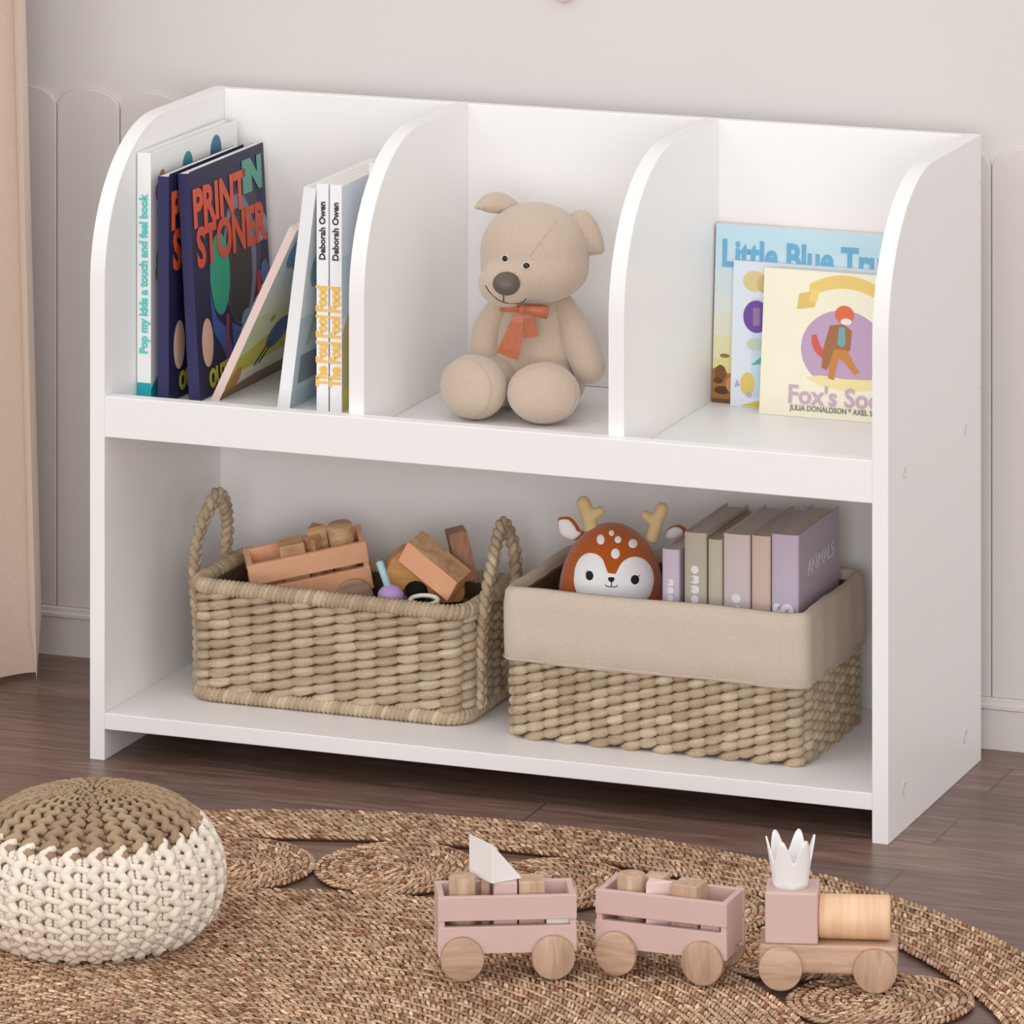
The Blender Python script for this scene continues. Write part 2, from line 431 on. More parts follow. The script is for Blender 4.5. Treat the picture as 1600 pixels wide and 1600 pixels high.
def navy_front():
    d,h=.183,.222
    f=[(NAVY,rc(.001,.001,d-.001,h-.001))]
    f+=[((66,62,84),ellp(.13,.135,.036,.062)),((120,126,150),ellp(.112,.118,.040,.064)),((58,54,56),ellp(.108,.112,.033,.056)),((44,160,130),ellp(.062,.112,.024,.040)),
        ((60,92,160),[(.035,.10),(.05,.07),(.075,.055),(.09,.02),(.075,.015),(.06,.04),(.04,.06)]),((64,96,168),[(.085,.06),(.11,.05),(.14,.06),(.135,.015),(.085,.018)]),
        ((150,60,80),[(.072,.07),(.079,.07),(.072,.02),(.066,.02)]),((178,172,166),[(.105,.05),(.165,.085),(.178,.02),(.115,.012)]),((110,166,184),ellp(.122,.055,.014,.012)),
        ((176,44,58),[(.150,.098),(.160,.098),(.158,.066),(.149,.07)]),((150,148,164),ellp(.166,.14,.016,.014)),((70,110,160),ellp(.17,.095,.01,.012)),
        ((214,178,154),ellp(.024,.052,.0135,.0235)),((196,190,84),[(.09,.016),(.17,.03),(.17,.012),(.09,.004)])]
    return f
navy_text=[('front','PRINT',.050,(214,92,60),.068,.182,0,.93,.0019),('front','STONER',.052,(206,84,54),.0935,.143,0,.86,.0020),('front','IN',.040,(96,160,140),.150,.193,0,1.15,.003),('front','OUTER SPACE',.024,(196,190,70),.088,.018,.05,.84,.0012)]
book('navy picture book with orange title, nearest the white hardback',T(.0400,.070,SH),.0115,.183,.2185,NAVY2,front=navy_front(),group=GL,texts=navy_text,hard=False)
book('navy picture book with orange title and large round helmets on its open-facing cover',T(.0662,.0855,SH)@Ry(-radians(3.15)),.0115,.183,.2195,NAVY2,front=navy_front(),group=GL,texts=navy_text,hard=False)
# leaning picture book
d,h=.165,.192
lf=[((206,206,190),rc(0,0,d,h)),((196,206,206),rc(0,.12,d,h)),((196,200,160),rc(0,.05,d,.095)),((184,178,70),[(0,.016),(.02,.03),(d,.04),(d,.075),(.08,.07),(0,.05)]),
    ((176,120,62),ellp(.016,.018,.014,.02)),((128,100,70),[(0,0),(d,0),(d,.02),(.07,.018),(0,.012)]),((52,90,140),ellp(.085,.062,.024,.018)),((90,150,180),ellp(.03,.165,.02,.02)),((66,120,176),ellp(.045,.16,.012,.02)),
    ((150,140,90),ellp(.05,.085,.006,.004)),((150,90,80),ellp(.1,.11,.012,.02)),((40,40,40),[(.055,.03),(.06,.03),(.075,.055),(.07,.055)]),((40,40,40),[(.066,.03),(.071,.03),(.086,.055),(.081,.055)])]
book('thin picture book with yellow-green meadow cover leaning steeply in the left bay',T(.0835,.098,SH+.0002)@Ry(radians(25.6)),.0082,d,h,(232,208,200),pages=plain('blush_pages',(236,214,206),.8),front=lf,group=GL,hard=False)
d,h=.17,.2165
pf=[((216,222,226),rc(0,0,d,h)),((190,206,212),rc(0,0,d,.09)),((120,168,176),ellp(.026,.133,.014,.016)),((170,184,140),[(.02,.06),(.03,.06),(.05,.1),(.04,.1)]),((130,138,142),rc(.012,.024,.06,.052)),((178,196,204),rc(0,0,d,.018))]
book('pale grey-white paperback leaning against the pair of yellow-lettered books',T(.1590,.085,SH+.0004)@Ry(radians(7.4)),.0128,d,h,(240,241,243),front=pf,group=GL,hard=False)
YEL=(246,200,110)
def yf(): return [((222,230,236),rc(.001,.001,.189,.2175)),((198,216,228),rc(.001,.09,.189,.15)),((192,176,130),[(.001,.001),(.19,.001),(.19,.15),(.08,.14),(.03,.11),(.001,.075)]),((200,190,110),rc(.001,.001,.189,.022)),((90,150,140),ellp(.025,.038,.006,.007))]
for k,(x,lb) in enumerate(((.1995,'white-spined book with yellow lettering, left one of the matching pair'),(.2133,'white-spined book with yellow lettering, right one of the matching pair'))):
    book(lb,T(x,.0865,SH),.0122,.19,.2188,(248,248,250),front=yf(),group=GL,hard=False,
      texts=[('spine','The Foul Fool Food',.0150,YEL,.0058,.073,pi/2,.80,.0009),('spine','Deborah Owen',.0088,(74,70,70),.0063,.174,pi/2,1.0,.0003)])
book('tall white book with a red top edge half hidden behind the first divider',T(.2463,.105,SH),.0142,.175,.2390,(250,250,252),group=GL,hard=True,cov=.0012,
     front=[((196,60,70),rc(.002,.236,.172,.2385))],spine=[((214,120,128),rc(.0085,.2365,.0142,.239))])
# right bay, standing against the back
GR='picture books in the right bay of the bookcase'
def face_out(x,y,z,lean): return T(x,y,z)@Rx(-lean)@Rz(-pi/2)
w,h=.215,.171
lb=[]
for i,(c) in enumerate(((196,228,240),(204,228,238),(214,228,232),(222,228,224),(226,226,206),(228,222,180),(224,216,150),(216,204,120))):
    lb.append((c,rc(0,h*(1-(i+1)/8) if i<7 else 0,w,h*(1-i/8))))
lb+=[((172,112,60),[(0,0),(w,0),(w,.03),(.03,.033),(.016,.028),(.008,.035),(0,.032)]),((122,82,44),ellp(.008,.028,.006,.008)),((86,60,36),ellp(.01,.012,.008,.004)),((96,66,40),ellp(.006,.021,.005,.003)),((150,120,60),ellp(.012,.045,.005,.002)),((206,150,96),ellp(.02,.018,.006,.008)),((110,80,44),rc(0,0,w,.004))]
book('large light-blue picture book standing rearmost against the back of the right bay',face_out(.5405,.262,SH,radians(4.3))@T(-.0095,0,0),.0095,w,h,(238,206,190),front=lb,group=GR,hard=False,
  texts=[('front','Little Blue Truck',.0360,(112,178,214),.1005,.1420,0,.77,.0011)])
w,h=.15,.1385
mf=[((226,234,244),rc(0,0,w,h)),((206,226,238),rc(.02,.01,w,h*.75)),((190,220,234),rc(.05,.02,w,h*.6)),((226,206,150),ellp(.022,.12,.012,.010)),((214,190,140),ellp(.034,.118,.010,.009)),((116,78,160),ellp(.0245,.0865,.0135,.0155)),((150,124,158),rc(.021,.078,.028,.095)),((200,210,190),ellp(.024,.06,.009,.006)),((90,180,180),[(.02,.04),(.034,.052),(.05,.05),(.03,.042)]),((226,202,110),ellp(.017,.022,.007,.011)),((198,176,200),ellp(.019,.012,.003,.003)),((178,180,210),[(.004,.018),(.010,.02),(.006,.026)]),((224,190,70),[(.01,.001),(.06,.001),(.06,.008),(.03,.007)])]
book('pale blue picture book with a purple round badge standing between two other covers',face_out(.5625,.2520,SH,radians(4.6))@T(-.0085,0,0),.0085,w,h,(236,238,246),front=mf,group=GR,hard=False)
w,h=.146,.138
ff=[((247,241,218),rc(0,0,w,h)),((194,164,194),ellp(.0815,.066,.042,.037,36)),((244,228,168),[(.045,.038),(.06,.0305),(.09,.027),(.115,.03),(.128,.04),(.11,.0395),(.085,.0385),(.06,.0405)])]
# banner: plain curved ribbon
arc=[]; 
for i in range(15):
    u=.046+.07*i/14; arc.append((u,.113+.0105*(1-((u-.082)/.036)**2)))
ff.append(((238,206,124),arc+[(u,v+.0125) for u,v in arc[::-1]])); ff.append(((228,196,118),[(.034,.101),(.052,.104),(.054,.121),(.045,.118),(.036,.116)])); ff.append(((244,214,126),[(.046,.110),(.054,.109),(.056,.12),(.048,.122)]))
# plain walking figure in a coat
ff+=[((212,98,84),[(.050,.078),(.0545,.0785),(.059,.068),(.066,.060),(.062,.056),(.054,.062),(.050,.070)]),((164,112,76),[(.068,.088),(.082,.090),(.090,.084),(.089,.066),(.074,.060),(.066,.046),(.061,.048),(.062,.066)]),
     ((204,136,70),[(.073,.066),(.086,.066),(.094,.052),(.099,.046),(.094,.043),(.085,.053),(.078,.058),(.075,.046),(.074,.037),(.068,.038),(.069,.052)]),((118,172,172),[(.077,.087),(.083,.087),(.084,.071),(.0805,.068),(.076,.071)]),
     ((226,112,74),ellp(.082,.099,.0095,.0085)),((244,232,222),ellp(.084,.0925,.0055,.0032))]
book('cream picture book with a purple oval standing frontmost in the right bay',face_out(.5995,.2290,SH,radians(7.2))@T(-.010,0,0),.0100,w,h,(238,234,208),front=ff,group=GR,hard=False,
  texts=[('front',"Fox's Socks",.0245,(202,176,196),.084,.0200,0,.98),('front','JULIA DONALDSON * AXEL SCHEFFLER',.0072,(140,136,124),.0865,.0082,0,.88)])

# ------------------------------------------------------------------ teddy bear
BT=T(.386,.19,.331)
bear=empty('teddy_bear',BT,'beige plush teddy bear with a rust ribbon bow sitting in the middle bay','toy bear')
def L(x,y,z): return Vector((x-.386,y-.19,z-.331))
rdir=Vector((.9346,.3555,0)); fdir=Vector((.3555,-.9346,0))   # across the view and towards the viewer
b=MB()
prof=[(0,0)]+[(.040,.0015),(.048,.016),(.0505,.036),(.048,.058),(.0415,.080),(.033,.100),(.026,.116),(.012,.126),(0,.128)]
b.lathe(prof,28,M=T(0,0,0)@Matrix.Diagonal((1,.86,1,1)))
torso=remeshed(b,'torso',BEAR,bear,.0022,10)
HC=L(.3921,.1696,.4825)
face=(rdir*-.60+Vector((0,0,-.40))+fdir*.69).normalized()
b=MB()
b.ell(HC,(.0535,.050,.0475),nu=28,nv=18)
b.ell(HC+Vector((0,0,-.012))+fdir*.004,(.0535,.049,.036),nu=28,nv=18)
muz=HC+rdir*-.0275+Vector((0,0,-.030))+Vector((.343,-.920,.188))*.034; b.ell(muz,(.0270,.0265,.0225),nu=22,nv=14)
head=remeshed(b,'head',BEAR,bear,.0022,14)
bm_h=bmesh.new(); bm_h.from_mesh(head.data)
from mathutils.bvhtree import BVHTree
bvh=BVHTree.FromBMesh(bm_h)
VIEW=Vector((.343,-.920,.188)).normalized()           # line of sight back to the room
upv=(Vector((0,0,1))-VIEW*VIEW.z).normalized(); 
def on_head(dx,dz,off=0):
    """point of the head surface at dx across and dz up from the head centre, seen from the front"""
    p=HC+rdir*dx+Vector((0,0,dz)); h=bvh.ray_cast(p+VIEW*.3-VIEW*0,-VIEW)
    return (h[0]+h[1]*off, h[1]) if h[0] is not None else (p,VIEW)
# nose
p,nn=on_head(-.0268,-.0300); b=MB(); b.ell((0,0,0),(.0132,.0112,.0070),M=Matrix.Translation(p)@(rot_to(nn).to_4x4()),nu=24,nv=14); b.build('nose',NOSE,head)
for dx,dz in ((-.0280,-.0062),(-.0077,-.0130)):
    p,nn=on_head(dx,dz); e=MB(); e.ell((0,0,0),(.0034,.0034,.0022),M=Matrix.Translation(p)@rot_to(nn).to_4x4(),nu=14,nv=10); e.build('eye',BLACK,head)
    e=MB(); e.tube([p+nn*.0006+ (rot_to(nn)@Vector((.0040*cos(a),.0030*sin(a),0))) for a in [2*pi*i/16 for i in range(16)]],.0006,6,closed=True); e.build('eye_rim',RIMM,head)
mouth=[]
for dx,dz in ((-.0465,-.032),(-.0428,-.038),(-.0354,-.0448),(-.028,-.0480),(-.0169,-.0490),(-.0108,-.0470),(-.0083,-.0440)):
    p,nn=on_head(dx,dz,.0004); mouth.append(p)
b=MB(); b.tube(mouth,.00055,6); stm=[on_head(-.0296,z,.0004)[0] for z in (-.038,-.041,-.0445,-.0474)]; b.tube(stm,.00055,6); b.build('mouth',DARKTHREAD,head)
sm_=[on_head(*q,.0002)[0] for q in ((.0213,.0296),(.0150,.0222),(.0095,.0150),(.0045,.0085),(0,.0025),(-.0045,-.0030))]
b=MB(); b.tube(sm_,.00055,6); b.build('seam',BEAR,head)
# ears
def leaf(mb,pts,thick,M,n=12):
    """soft padded shape from an outline in xy, domed along z"""
    c=Vector((sum(p[0] for p in pts)/len(pts),sum(p[1] for p in pts)/len(pts)))
    N=len(pts); vs=[];fs=[]
    K=6
    for sgn in (1,-1):
        for k in range(K+1):
            f=k/K; z=sgn*thick*sqrt(max(0,1-f*f))
            for q in pts: vs.append((c.x+(q[0]-c.x)*f,c.y+(q[1]-c.y)*f,z))
    for s_ in (0,1):
        o=s_*(K+1)*N
        for k in range(K):
            for i in range(N):
                j=(i+1)%N; q=(o+k*N+i,o+(k+1)*N+i,o+(k+1)*N+j,o+k*N+j)
                fs.append(q if s_==0 else q[::-1])
    mb.add(vs,fs,M=M)
def smooth_poly(pts,n=5):
    out=[];N=len(pts)
    for i in range(N):
        p0,p1,p2,p3=[Vector(pts[(i+k-1)%N]) for k in range(4)]
        for j in range(n):
            t=j/n; out.append(tuple(.5*((2*p1)+(-p0+p2)*t+(2*p0-5*p1+4*p2-p3)*t*t+(-p0+3*p1-3*p2+p3)*t**3)))
    return out
vx=Matrix((( rdir.x,upv.x,VIEW.x),(rdir.y,upv.y,VIEW.y),(rdir.z,upv.z,VIEW.z)))   # picture-facing frame
def facing(p,tilt=0,yaw=0): return Matrix.Translation(p)@vx.to_4x4()@Rx(tilt)@Ry(yaw)
S=1/1625.
def earpts(px,ox,oy): return [((x-ox)*S,(oy-y)*S*1.06) for x,y in px]
e1=[(738,325),(746,313),(758,304),(774,300),(790,303),(804,311),(816,322),(812,334),(795,334),(772,333),(758,331),(750,328)]
b=MB(); leaf(b,smooth_poly(earpts(e1,778,318),3),.009,facing(L(.3521,.175,.5257),0,.25)); remeshed(b,'ear',BEAR,head,.0016,4)
e2=[(888,345),(892,334),(903,329),(917,331),(930,342),(939,358),(946,380),(945,393),(930,396),(914,397),(902,380),(893,362)]
b=MB(); leaf(b,smooth_poly(earpts(e2,917,363),3),.010,facing(L(.4405,.183,.502),0,-.3)); remeshed(b,'ear',BEAR,head,.0016,4)
# limbs
def limb(name,pts,rs,extra=()):
    b=MB(); n=len(pts)
    P=[];R_=[]
    for i in range(n-1):
        for k in range(6):
            f=k/6; P.append(pts[i].lerp(pts[i+1],f)); R_.append(rs[i]*(1-f)+rs[i+1]*f)
    P.append(pts[-1]); R_.append(rs[-1])
    b.tube(P,R_,16); b.ell(pts[0],(rs[0],)*3); b.ell(pts[-1],(rs[-1],)*3)
    for c,r,R in extra: b.ell(c,r,R=R,nu=24,nv=16)
    return remeshed(b,name,BEAR,bear,.0022,10)
limb('arm',[L(.3560,.178,.430),L(.3440,.172,.404),L(.3440,.160,.372)],[.0125,.0165,.0165])
limb('arm',[L(.4150,.185,.430),L(.4330,.178,.402),L(.4490,.166,.377)],[.0125,.0180,.0165])
footdirL=(fdir*.80+rdir*-.60+Vector((0,0,.10))).normalized(); footdirR=(fdir*.97+rdir*-.10+Vector((0,0,.12))).normalized()
def leg(hip,fc,fd,rx,rz,d):
    R=rot_to(fd)
    # frame: z toward sole, x across, y up-ish
    up=(Vector((0,0,1))-fd*fd.z).normalized(); xs=up.cross(fd).normalized()
    R=Matrix((xs,up,fd)).transposed()
    o=limb('leg',[hip,fc-fd*.012],[.024,.025],[(fc,(rx,rz,d),R)])
    s=MB(); pr=[]
    for i in range(9):
        f=i/8; pr.append((.84*f,.55*sqrt(max(0,1-(.84*f)**2))*1.0))
    M=Matrix.Translation(fc+fd*.0014)@R.to_4x4()@Matrix.Diagonal((rx,rz,d*1.78,1))
    s.lathe([(f,z) for f,z in pr]+[(.865,.545*sqrt(1-.865**2)),(.86,.2)],40,M=M)
    s.build('sole',BEAR,o)
    ring=[M@Vector((.865*cos(a),.865*sin(a),.545*sqrt(1-.865**2))) for a in [2*pi*i/40 for i in range(40)]]
    q=MB(); q.tube(ring,.0007,6,closed=True); q.build('seam',BEAR,o)
leg(L(.3640,.180,.3575),L(.3530,.1095,.3618),footdirL,.0345,.0310,.026)
leg(L(.4080,.180,.3575),L(.4222,.1135,.3602),footdirR,.0355,.0293,.024)
# bow
def ribbon(mb,pts,ws,nrm,th=.0008):
    vs=[];fs=[];N=len(pts)
    for i in range(N):
        p=Vector(pts[i]); t=(Vector(pts[min(i+1,N-1)])-Vector(pts[max(0,i-1)])).normalized()
        nn=Vector(nrm) if not isinstance(nrm,list) else Vector(nrm[i]); s_=t.cross(nn).normalized(); nn=s_.cross(t)
        for a,c in ((-1,1),(1,1),(1,-1),(-1,-1)): vs.append(p+s_*ws[i]*a/2+nn*th*c)
        if i:
            o=(i-1)*4
            for k in range(4): fs.append((o+k,o+(k+1)%4,o+4+(k+1)%4,o+4+k))
    fs.append((0,1,2,3)); fs.append(tuple(range((N-1)*4+3,(N-1)*4-1,-1)))
    mb.add(vs,fs,smooth=False)
bo=bpy.data.objects.new('bow',None); COL.objects.link(bo); bo.parent=bear; bo.empty_display_size=.01
kn=L(.3905,.1365,.4365)
def bp(px,py,f=0): return kn+rdir*((px-812)*S)+Vector((0,0,(482-py)*S))+fdir*f
b=MB(); ribbon(b,[bp(811,484,.004),bp(806,505,.005),bp(800,528,.004),bp(794,548,.003),bp(790,559,.002)],[.006,.012,.017,.0205,.0215],VIEW); b.build('ribbon_tail',RIBBON,bo)
b=MB(); ribbon(b,[bp(816,484,.002),bp(822,500,.003),bp(826,516,.002),bp(828,530,.001)],[.006,.010,.0125,.0135],VIEW); b.build('ribbon_tail',RIBBON,bo)
def loop(sgn,tipx,tipy,h):
    b=MB(); pts=[];N=14
    c0=bp(812+sgn*3,483,.006)
    tip=bp(tipx,tipy,.005)
    pts=[]
    for i in range(N+1):
        f=i/N; a=f*2*pi
        along=(1-cos(a))/2; dep=sin(a)*.0042
        pts.append(c0.lerp(tip,along)+fdir*dep)
    wid=[h*(.45+.55*(1-cos(i/N*2*pi))/2) for i in range(N+1)]
    nr=[]
    ax=(tip-c0).normalized(); side=ax.cross(fdir).normalized()
    vs=[];fs=[]
    for i,p in enumerate(pts):
        vs+= [p+side*wid[i]/2,p-side*wid[i]/2]
        if i: o=2*(i-1); fs.append((o,o+1,o+3,o+2))
    b.add(vs,fs)
    o=b.build('bow_loop',RIBBON,bo); m=o.modifiers.new('s','SOLIDIFY'); m.thickness=.0009
loop(-1,781,478,.0125); loop(1,853,490,.0125)
b=MB(); b.ell(bp(813,484,.007),(.0042,.0042,.0048)); b.build('bow_knot',RIBBON,bo)

# ------------------------------------------------------------------ woven baskets
def rrect(x0,y0,x1,y1,r,step=.003):
    pts=[]
    def arc(cx,cy,a0):
        n=max(4,int(r*pi/2/step))
        for i in range(n+1): a=a0+pi/2*i/n; pts.append((cx+r*cos(a),cy+r*sin(a)))
    arc(x1-r,y0+r,-pi/2); arc(x1-r,y1-r,0); arc(x0+r,y1-r,pi/2); arc(x0+r,y0+r,pi)
    # resample evenly
    P=[Vector(p) for p in pts]; P.append(P[0]); Ls=[0]
    for i in range(1,len(P)): Ls.append(Ls[-1]+(P[i]-P[i-1]).length)
    tot=Ls[-1]
    def at(s):
        s=s%tot
        lo,hi=0,len(Ls)-1
        while hi-lo>1:
            m=(lo+hi)//2
            if Ls[m]<=s: lo=m
            else: hi=m
        f=(s-Ls[lo])/max(1e-9,Ls[hi]-Ls[lo]); p=P[lo].lerp(P[hi],f); d=(P[hi]-P[lo]).normalized()
        return p,d,Vector((d.y,-d.x))
    return at,tot
BASES=[(202,181,154),(192,170,143),(198,177,149),(186,163,136),(208,189,163),(192,172,147)]
def jcol(bases,j=.08):
    c=lin(random.choice(bases)); k=1+random.uniform(-j,j); return tuple(x*k for x in c)
def pod(mb,at,s,z,ln,hz,hn,tilt,col,off=0,ns=9,nk=12,zf=None):
    """one plump twist of the weave; its fibres differ a little in colour"""
    ks=[random.uniform(.80,1.12) for _ in range(nk)]; tw=random.choice((1,1,1,-1))*.5
    o=len(mb.v)
    for i in range(ns):
        f=-1+2*i/(ns-1); w=(1-abs(f)**1.7)**.95 if abs(f)<1 else 0
        w=max(w,.03)
        p,d,nr=at(s+f*ln/2)
        dz=tilt*f*hz; dep=off-abs(f)**2*hn*.75
        for k in range(nk):
            a=2*pi*k/nk+tw*f
            zz=z+dz+hz*w*sin(a); q=p+nr*(dep+hn*w*cos(a))
            mb.v.append((q.x,q.y,zz if zf is None else zf(q.x,zz))); g=ks[k]; mb.c.append((col[0]*g,col[1]*g,col[2]*g))
    for i in range(ns-1):
        for k in range(nk): mb.f.append([o+i*nk+k,o+(i+1)*nk+k,o+(i+1)*nk+(k+1)%nk,o+i*nk+(k+1)%nk]); mb.m.append(0); mb.sm.append(True)
def weave(mb,at,tot,z0,z1,rows,pitch,ov=1.9,tilt=.62,hn=.0078,zf=None):
    n=int(round(tot/pitch)); n+=n%2; pitch=tot/n; rh=(z1-z0)/rows
    for i in range(rows):
        for j in range(n):
            z=z0+(i+.5+(.25 if j%2 else -.25))*rh
            pod(mb,at,(j+.5)*pitch+random.uniform(-.06,.06)*pitch,z,pitch*ov,rh*.58,hn*random.uniform(.90,1.10),tilt+random.uniform(-.12,.12),jcol(BASES),zf=zf)
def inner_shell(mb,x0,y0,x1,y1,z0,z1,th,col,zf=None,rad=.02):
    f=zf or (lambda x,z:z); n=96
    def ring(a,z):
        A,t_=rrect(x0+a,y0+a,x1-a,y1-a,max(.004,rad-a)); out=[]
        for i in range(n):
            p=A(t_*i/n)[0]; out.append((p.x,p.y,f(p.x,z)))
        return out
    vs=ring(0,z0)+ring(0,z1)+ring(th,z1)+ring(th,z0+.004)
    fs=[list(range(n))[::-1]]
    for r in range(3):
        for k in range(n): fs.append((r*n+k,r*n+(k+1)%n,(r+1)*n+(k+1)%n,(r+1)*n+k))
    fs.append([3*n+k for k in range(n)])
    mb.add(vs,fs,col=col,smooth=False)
def wrapped_rim(mb,at,tot,z,r,pitch,zf=None):
    n=int(tot/pitch)
    for i in range(n):
        s=i*tot/n; p,d,nr=at(s); col=jcol(BASES,.14); vs=[];fs=[]
        K=10; J=4
        for j in range(J):
            f=-1+2*j/(J-1); rr=r*(1.04 if abs(f)<.5 else .86)
            for k in range(K):
                a=2*pi*k/K; p2,d2,n2=at(s+f*pitch*.5+ sin(a)*pitch*.45)
                q=p2+n2*rr*cos(a); zz=z+rr*sin(a)
                vs.append((q.x,q.y,zz if zf is None else zf(q.x,zz)))
        for j in range(J-1):
            for k in range(K): fs.append((j*K+k,(j+1)*K+k,(j+1)*K+(k+1)%K,j*K+(k+1)%K))
        mb.add(vs,fs,col=col)
def braid(mb,pts,w,tk,pitch,r,nrm):
    """three-strand plait along a polyline"""
    P=[Vector(p) for p in pts]; Ls=[0]
    for i in range(1,len(P)): Ls.append(Ls[-1]+(P[i]-P[i-1]).length)
    tot=Ls[-1]; N=int(tot/.0016)
    def at(s):
        i=0
        while i<len(Ls)-2 and Ls[i+1]<s: i+=1
        f=(s-Ls[i])/max(1e-9,Ls[i+1]-Ls[i]); return P[i].lerp(P[i+1],min(1,max(0,f))),(P[i+1]-P[i]).normalized()
    for k in range(3):
        seg=[];
        for i in range(N+1):
            s=tot*i/N; p,t=at(s); t2=(at(min(tot,s+.006))[1]+at(max(0,s-.006))[1]).normalized()
            nn=(Vector(nrm)-t2*Vector(nrm).dot(t2)).normalized(); sd=t2.cross(nn)
            ph=2*pi*(s/pitch+k/3); seg.append(p+sd*w*sin(ph)+nn*tk*sin(2*ph))
        # colour per plait lump
        step=max(4,int(pitch/3/(tot/N)))
        for a in range(0,N,step): mb.tube(seg[a:a+step+2],r,8,col=jcol(BASES,.12),caps=False)
def spline(pts,n=10):
    out=[];N=len(pts)
    for i in range(N-1):
        p0=Vector(pts[max(0,i-1)]);p1=Vector(pts[i]);p2=Vector(pts[i+1]);p3=Vector(pts[min(N-1,i+2)])
        for j in range(n):
            t=j/n; out.append(.5*((2*p1)+(-p0+p2)*t+(2*p0-5*p1+4*p2-p3)*t*t+(-p0+3*p1-3*p2+p3)*t**3))
    out.append(Vector(pts[-1])); return out

# left basket
ZB=.0456
bk=empty('wicker_basket',T(.215,.145,ZB),'woven seagrass basket with two tall plaited handles on the lower shelf','basket')
bx0,by0,bx1,by1=-.1395,-.068,.1375,.064
zf=lambda x,z: z*(1-.018*x/.14)
at,tot=rrect(bx0,by0,bx1,by1,.022)
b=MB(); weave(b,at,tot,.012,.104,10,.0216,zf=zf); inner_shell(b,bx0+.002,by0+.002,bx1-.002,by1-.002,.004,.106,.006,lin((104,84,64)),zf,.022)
at2,tot2=rrect(bx0+.006,by0+.006,bx1-.006,by1-.006,.018); 
b.build('woven_body',WEAVE,bk)
at3,tot3=rrect(bx0-.0015,by0-.0015,bx1+.0015,by1+.0015,.022)
b=MB(); wrapped_rim(b,at3,tot3,.109,.0078,.0047,zf); b.build('rim',WEAVE,bk)
b=MB(); wrapped_rim(b,at3,tot3,.0072,.0070,.0047); b.build('base_rim',WEAVE,bk)
for sx,ya,yb,ap in ((-1,-.040,.034,.182),(1,-.036,.046,.170)):
    X=(bx0-.0075) if sx<0 else (bx1+.0075); zt=.110
    xx=lambda f: X+sx*.004*f
    lean=.012 if sx>0 else 0
    pth=spline([(X,ya,.012),(X,ya,.06),(X+sx*.004,ya,zt),(X+sx*.003,ya+(.004 if sx<0 else .022),zt+(ap-zt)*.52),(X-sx*.002,ya+(yb-ya)*(.30 if sx<0 else .62),ap-.007),(X-sx*.003,ya+(yb-ya)*(.52 if sx<0 else .82),ap),(X-sx*.002,ya+(yb-ya)*(.78 if sx<0 else 1.0),ap-.012),(X+sx*.003,yb+(.002 if sx<0 else .003),zt+(ap-zt)*.45),(X+sx*.004,yb,zt),(X,yb,.06),(X,yb,.012)],8)
    b=MB(); braid(b,pth,.0050,.0019,.030,.0038,(1,0,0)); b.build('handle',WEAVE,bk)

# right basket
rb=empty('wicker_basket',T(.552,.145,ZB),'woven seagrass basket with a folded beige cloth lining on the lower shelf','basket')
x0_,y0_,x1_,y1_=-.1430,-.0860,.1460,.0880
at,tot=rrect(x0_,y0_,x1_,y1_,.014)
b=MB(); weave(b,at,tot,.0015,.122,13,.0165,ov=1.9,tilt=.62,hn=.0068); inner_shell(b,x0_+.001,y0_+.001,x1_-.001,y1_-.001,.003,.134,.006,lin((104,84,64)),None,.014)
b.build('woven_body',WEAVE,rb)
b=MB()
def liner_rings():
    secs=[(.0065,.0735),(.0080,.075),(.0083,.100),(.0080,.125),(.0068,.1385),(.0035,.1425),(-.0005,.1425),(-.0035,.139),(-.0045,.12),(-.0055,.02)]
    n=160; vs=[];fs=[]
    for off,z in secs:
        A,t_ot=rrect(x0_-off,y0_-off,x1_+off,y1_+off,max(.004,.006+off))
        for i in range(n):
            p,d,nr=A(t_ot*i/n); wob=.0006*sin(i*.37+z*90)+.0004*sin(i*.9)
            vs.append((p.x+nr.x*wob,p.y+nr.y*wob,z+.0006*sin(i*.23)))
    for r in range(len(secs)-1):
        for i in range(n): fs.append((r*n+i,r*n+(i+1)%n,(r+1)*n+(i+1)%n,(r+1)*n+i))
    fs.append([ (len(secs)-1)*n+i for i in range(n)])
    b.add(vs,fs)
liner_rings(); ln=b.build('cloth_lining',LINER,rb)
b=MB(); A,t_ot=rrect(x0_-.0079,y0_-.0079,x1_+.0079,y1_+.0079,.0135)
b.tube([(*A(t_ot*i/160)[0],.0762) for i in range(160)],.0007,6,closed=True); b.build('hem_stitch',LINER,ln)

# deer plush in right basket
DC=Vector((.4820,.137,.168))
deer=empty('plush_deer',T(DC.x,DC.y,.055),'round brown fawn plush with white spots and small antlers peeking from the lined basket','plush toy')
vf=Matrix(((rdir.x,fdir.x,0),(rdir.y,fdir.y,0),(0,0,1)))   # x across, y towards viewer, z up
DL=Vector((0,0,DC.z-.055))
RX,RY,RZ,RZL=.0500,.0440,.0685,.112
def egg(a,z):
    """front surface: a across, z relative to centre"""
    rz=RZ if z>0 else RZL
    q=1-(a/RX)**2-(z/rz)**2
    return RY*sqrt(max(0.0,q))
def lift(a,z):
    zz=z
    for _ in range(6): zz=z+.205*egg(a,zz)
    return zz
b=MB(); vs=[];fs=[];nu,nv=36,24
for i in range(nv+1):
    tt=pi*i/nv
    for k in range(nu):
        a=2*pi*k/nu; zz=cos(tt); vs.append(DL+vf@Vector((RX*sin(tt)*cos(a),RY*sin(tt)*sin(a),(RZ if zz>0 else RZL)*zz)))
for i in range(nv):
    for k in range(nu): fs.append((i*nu+k,(i+1)*nu+k,(i+1)*nu+(k+1)%nu,i*nu+(k+1)%nu))
b.add(vs,fs); body=b.build('body',FAWN,deer)
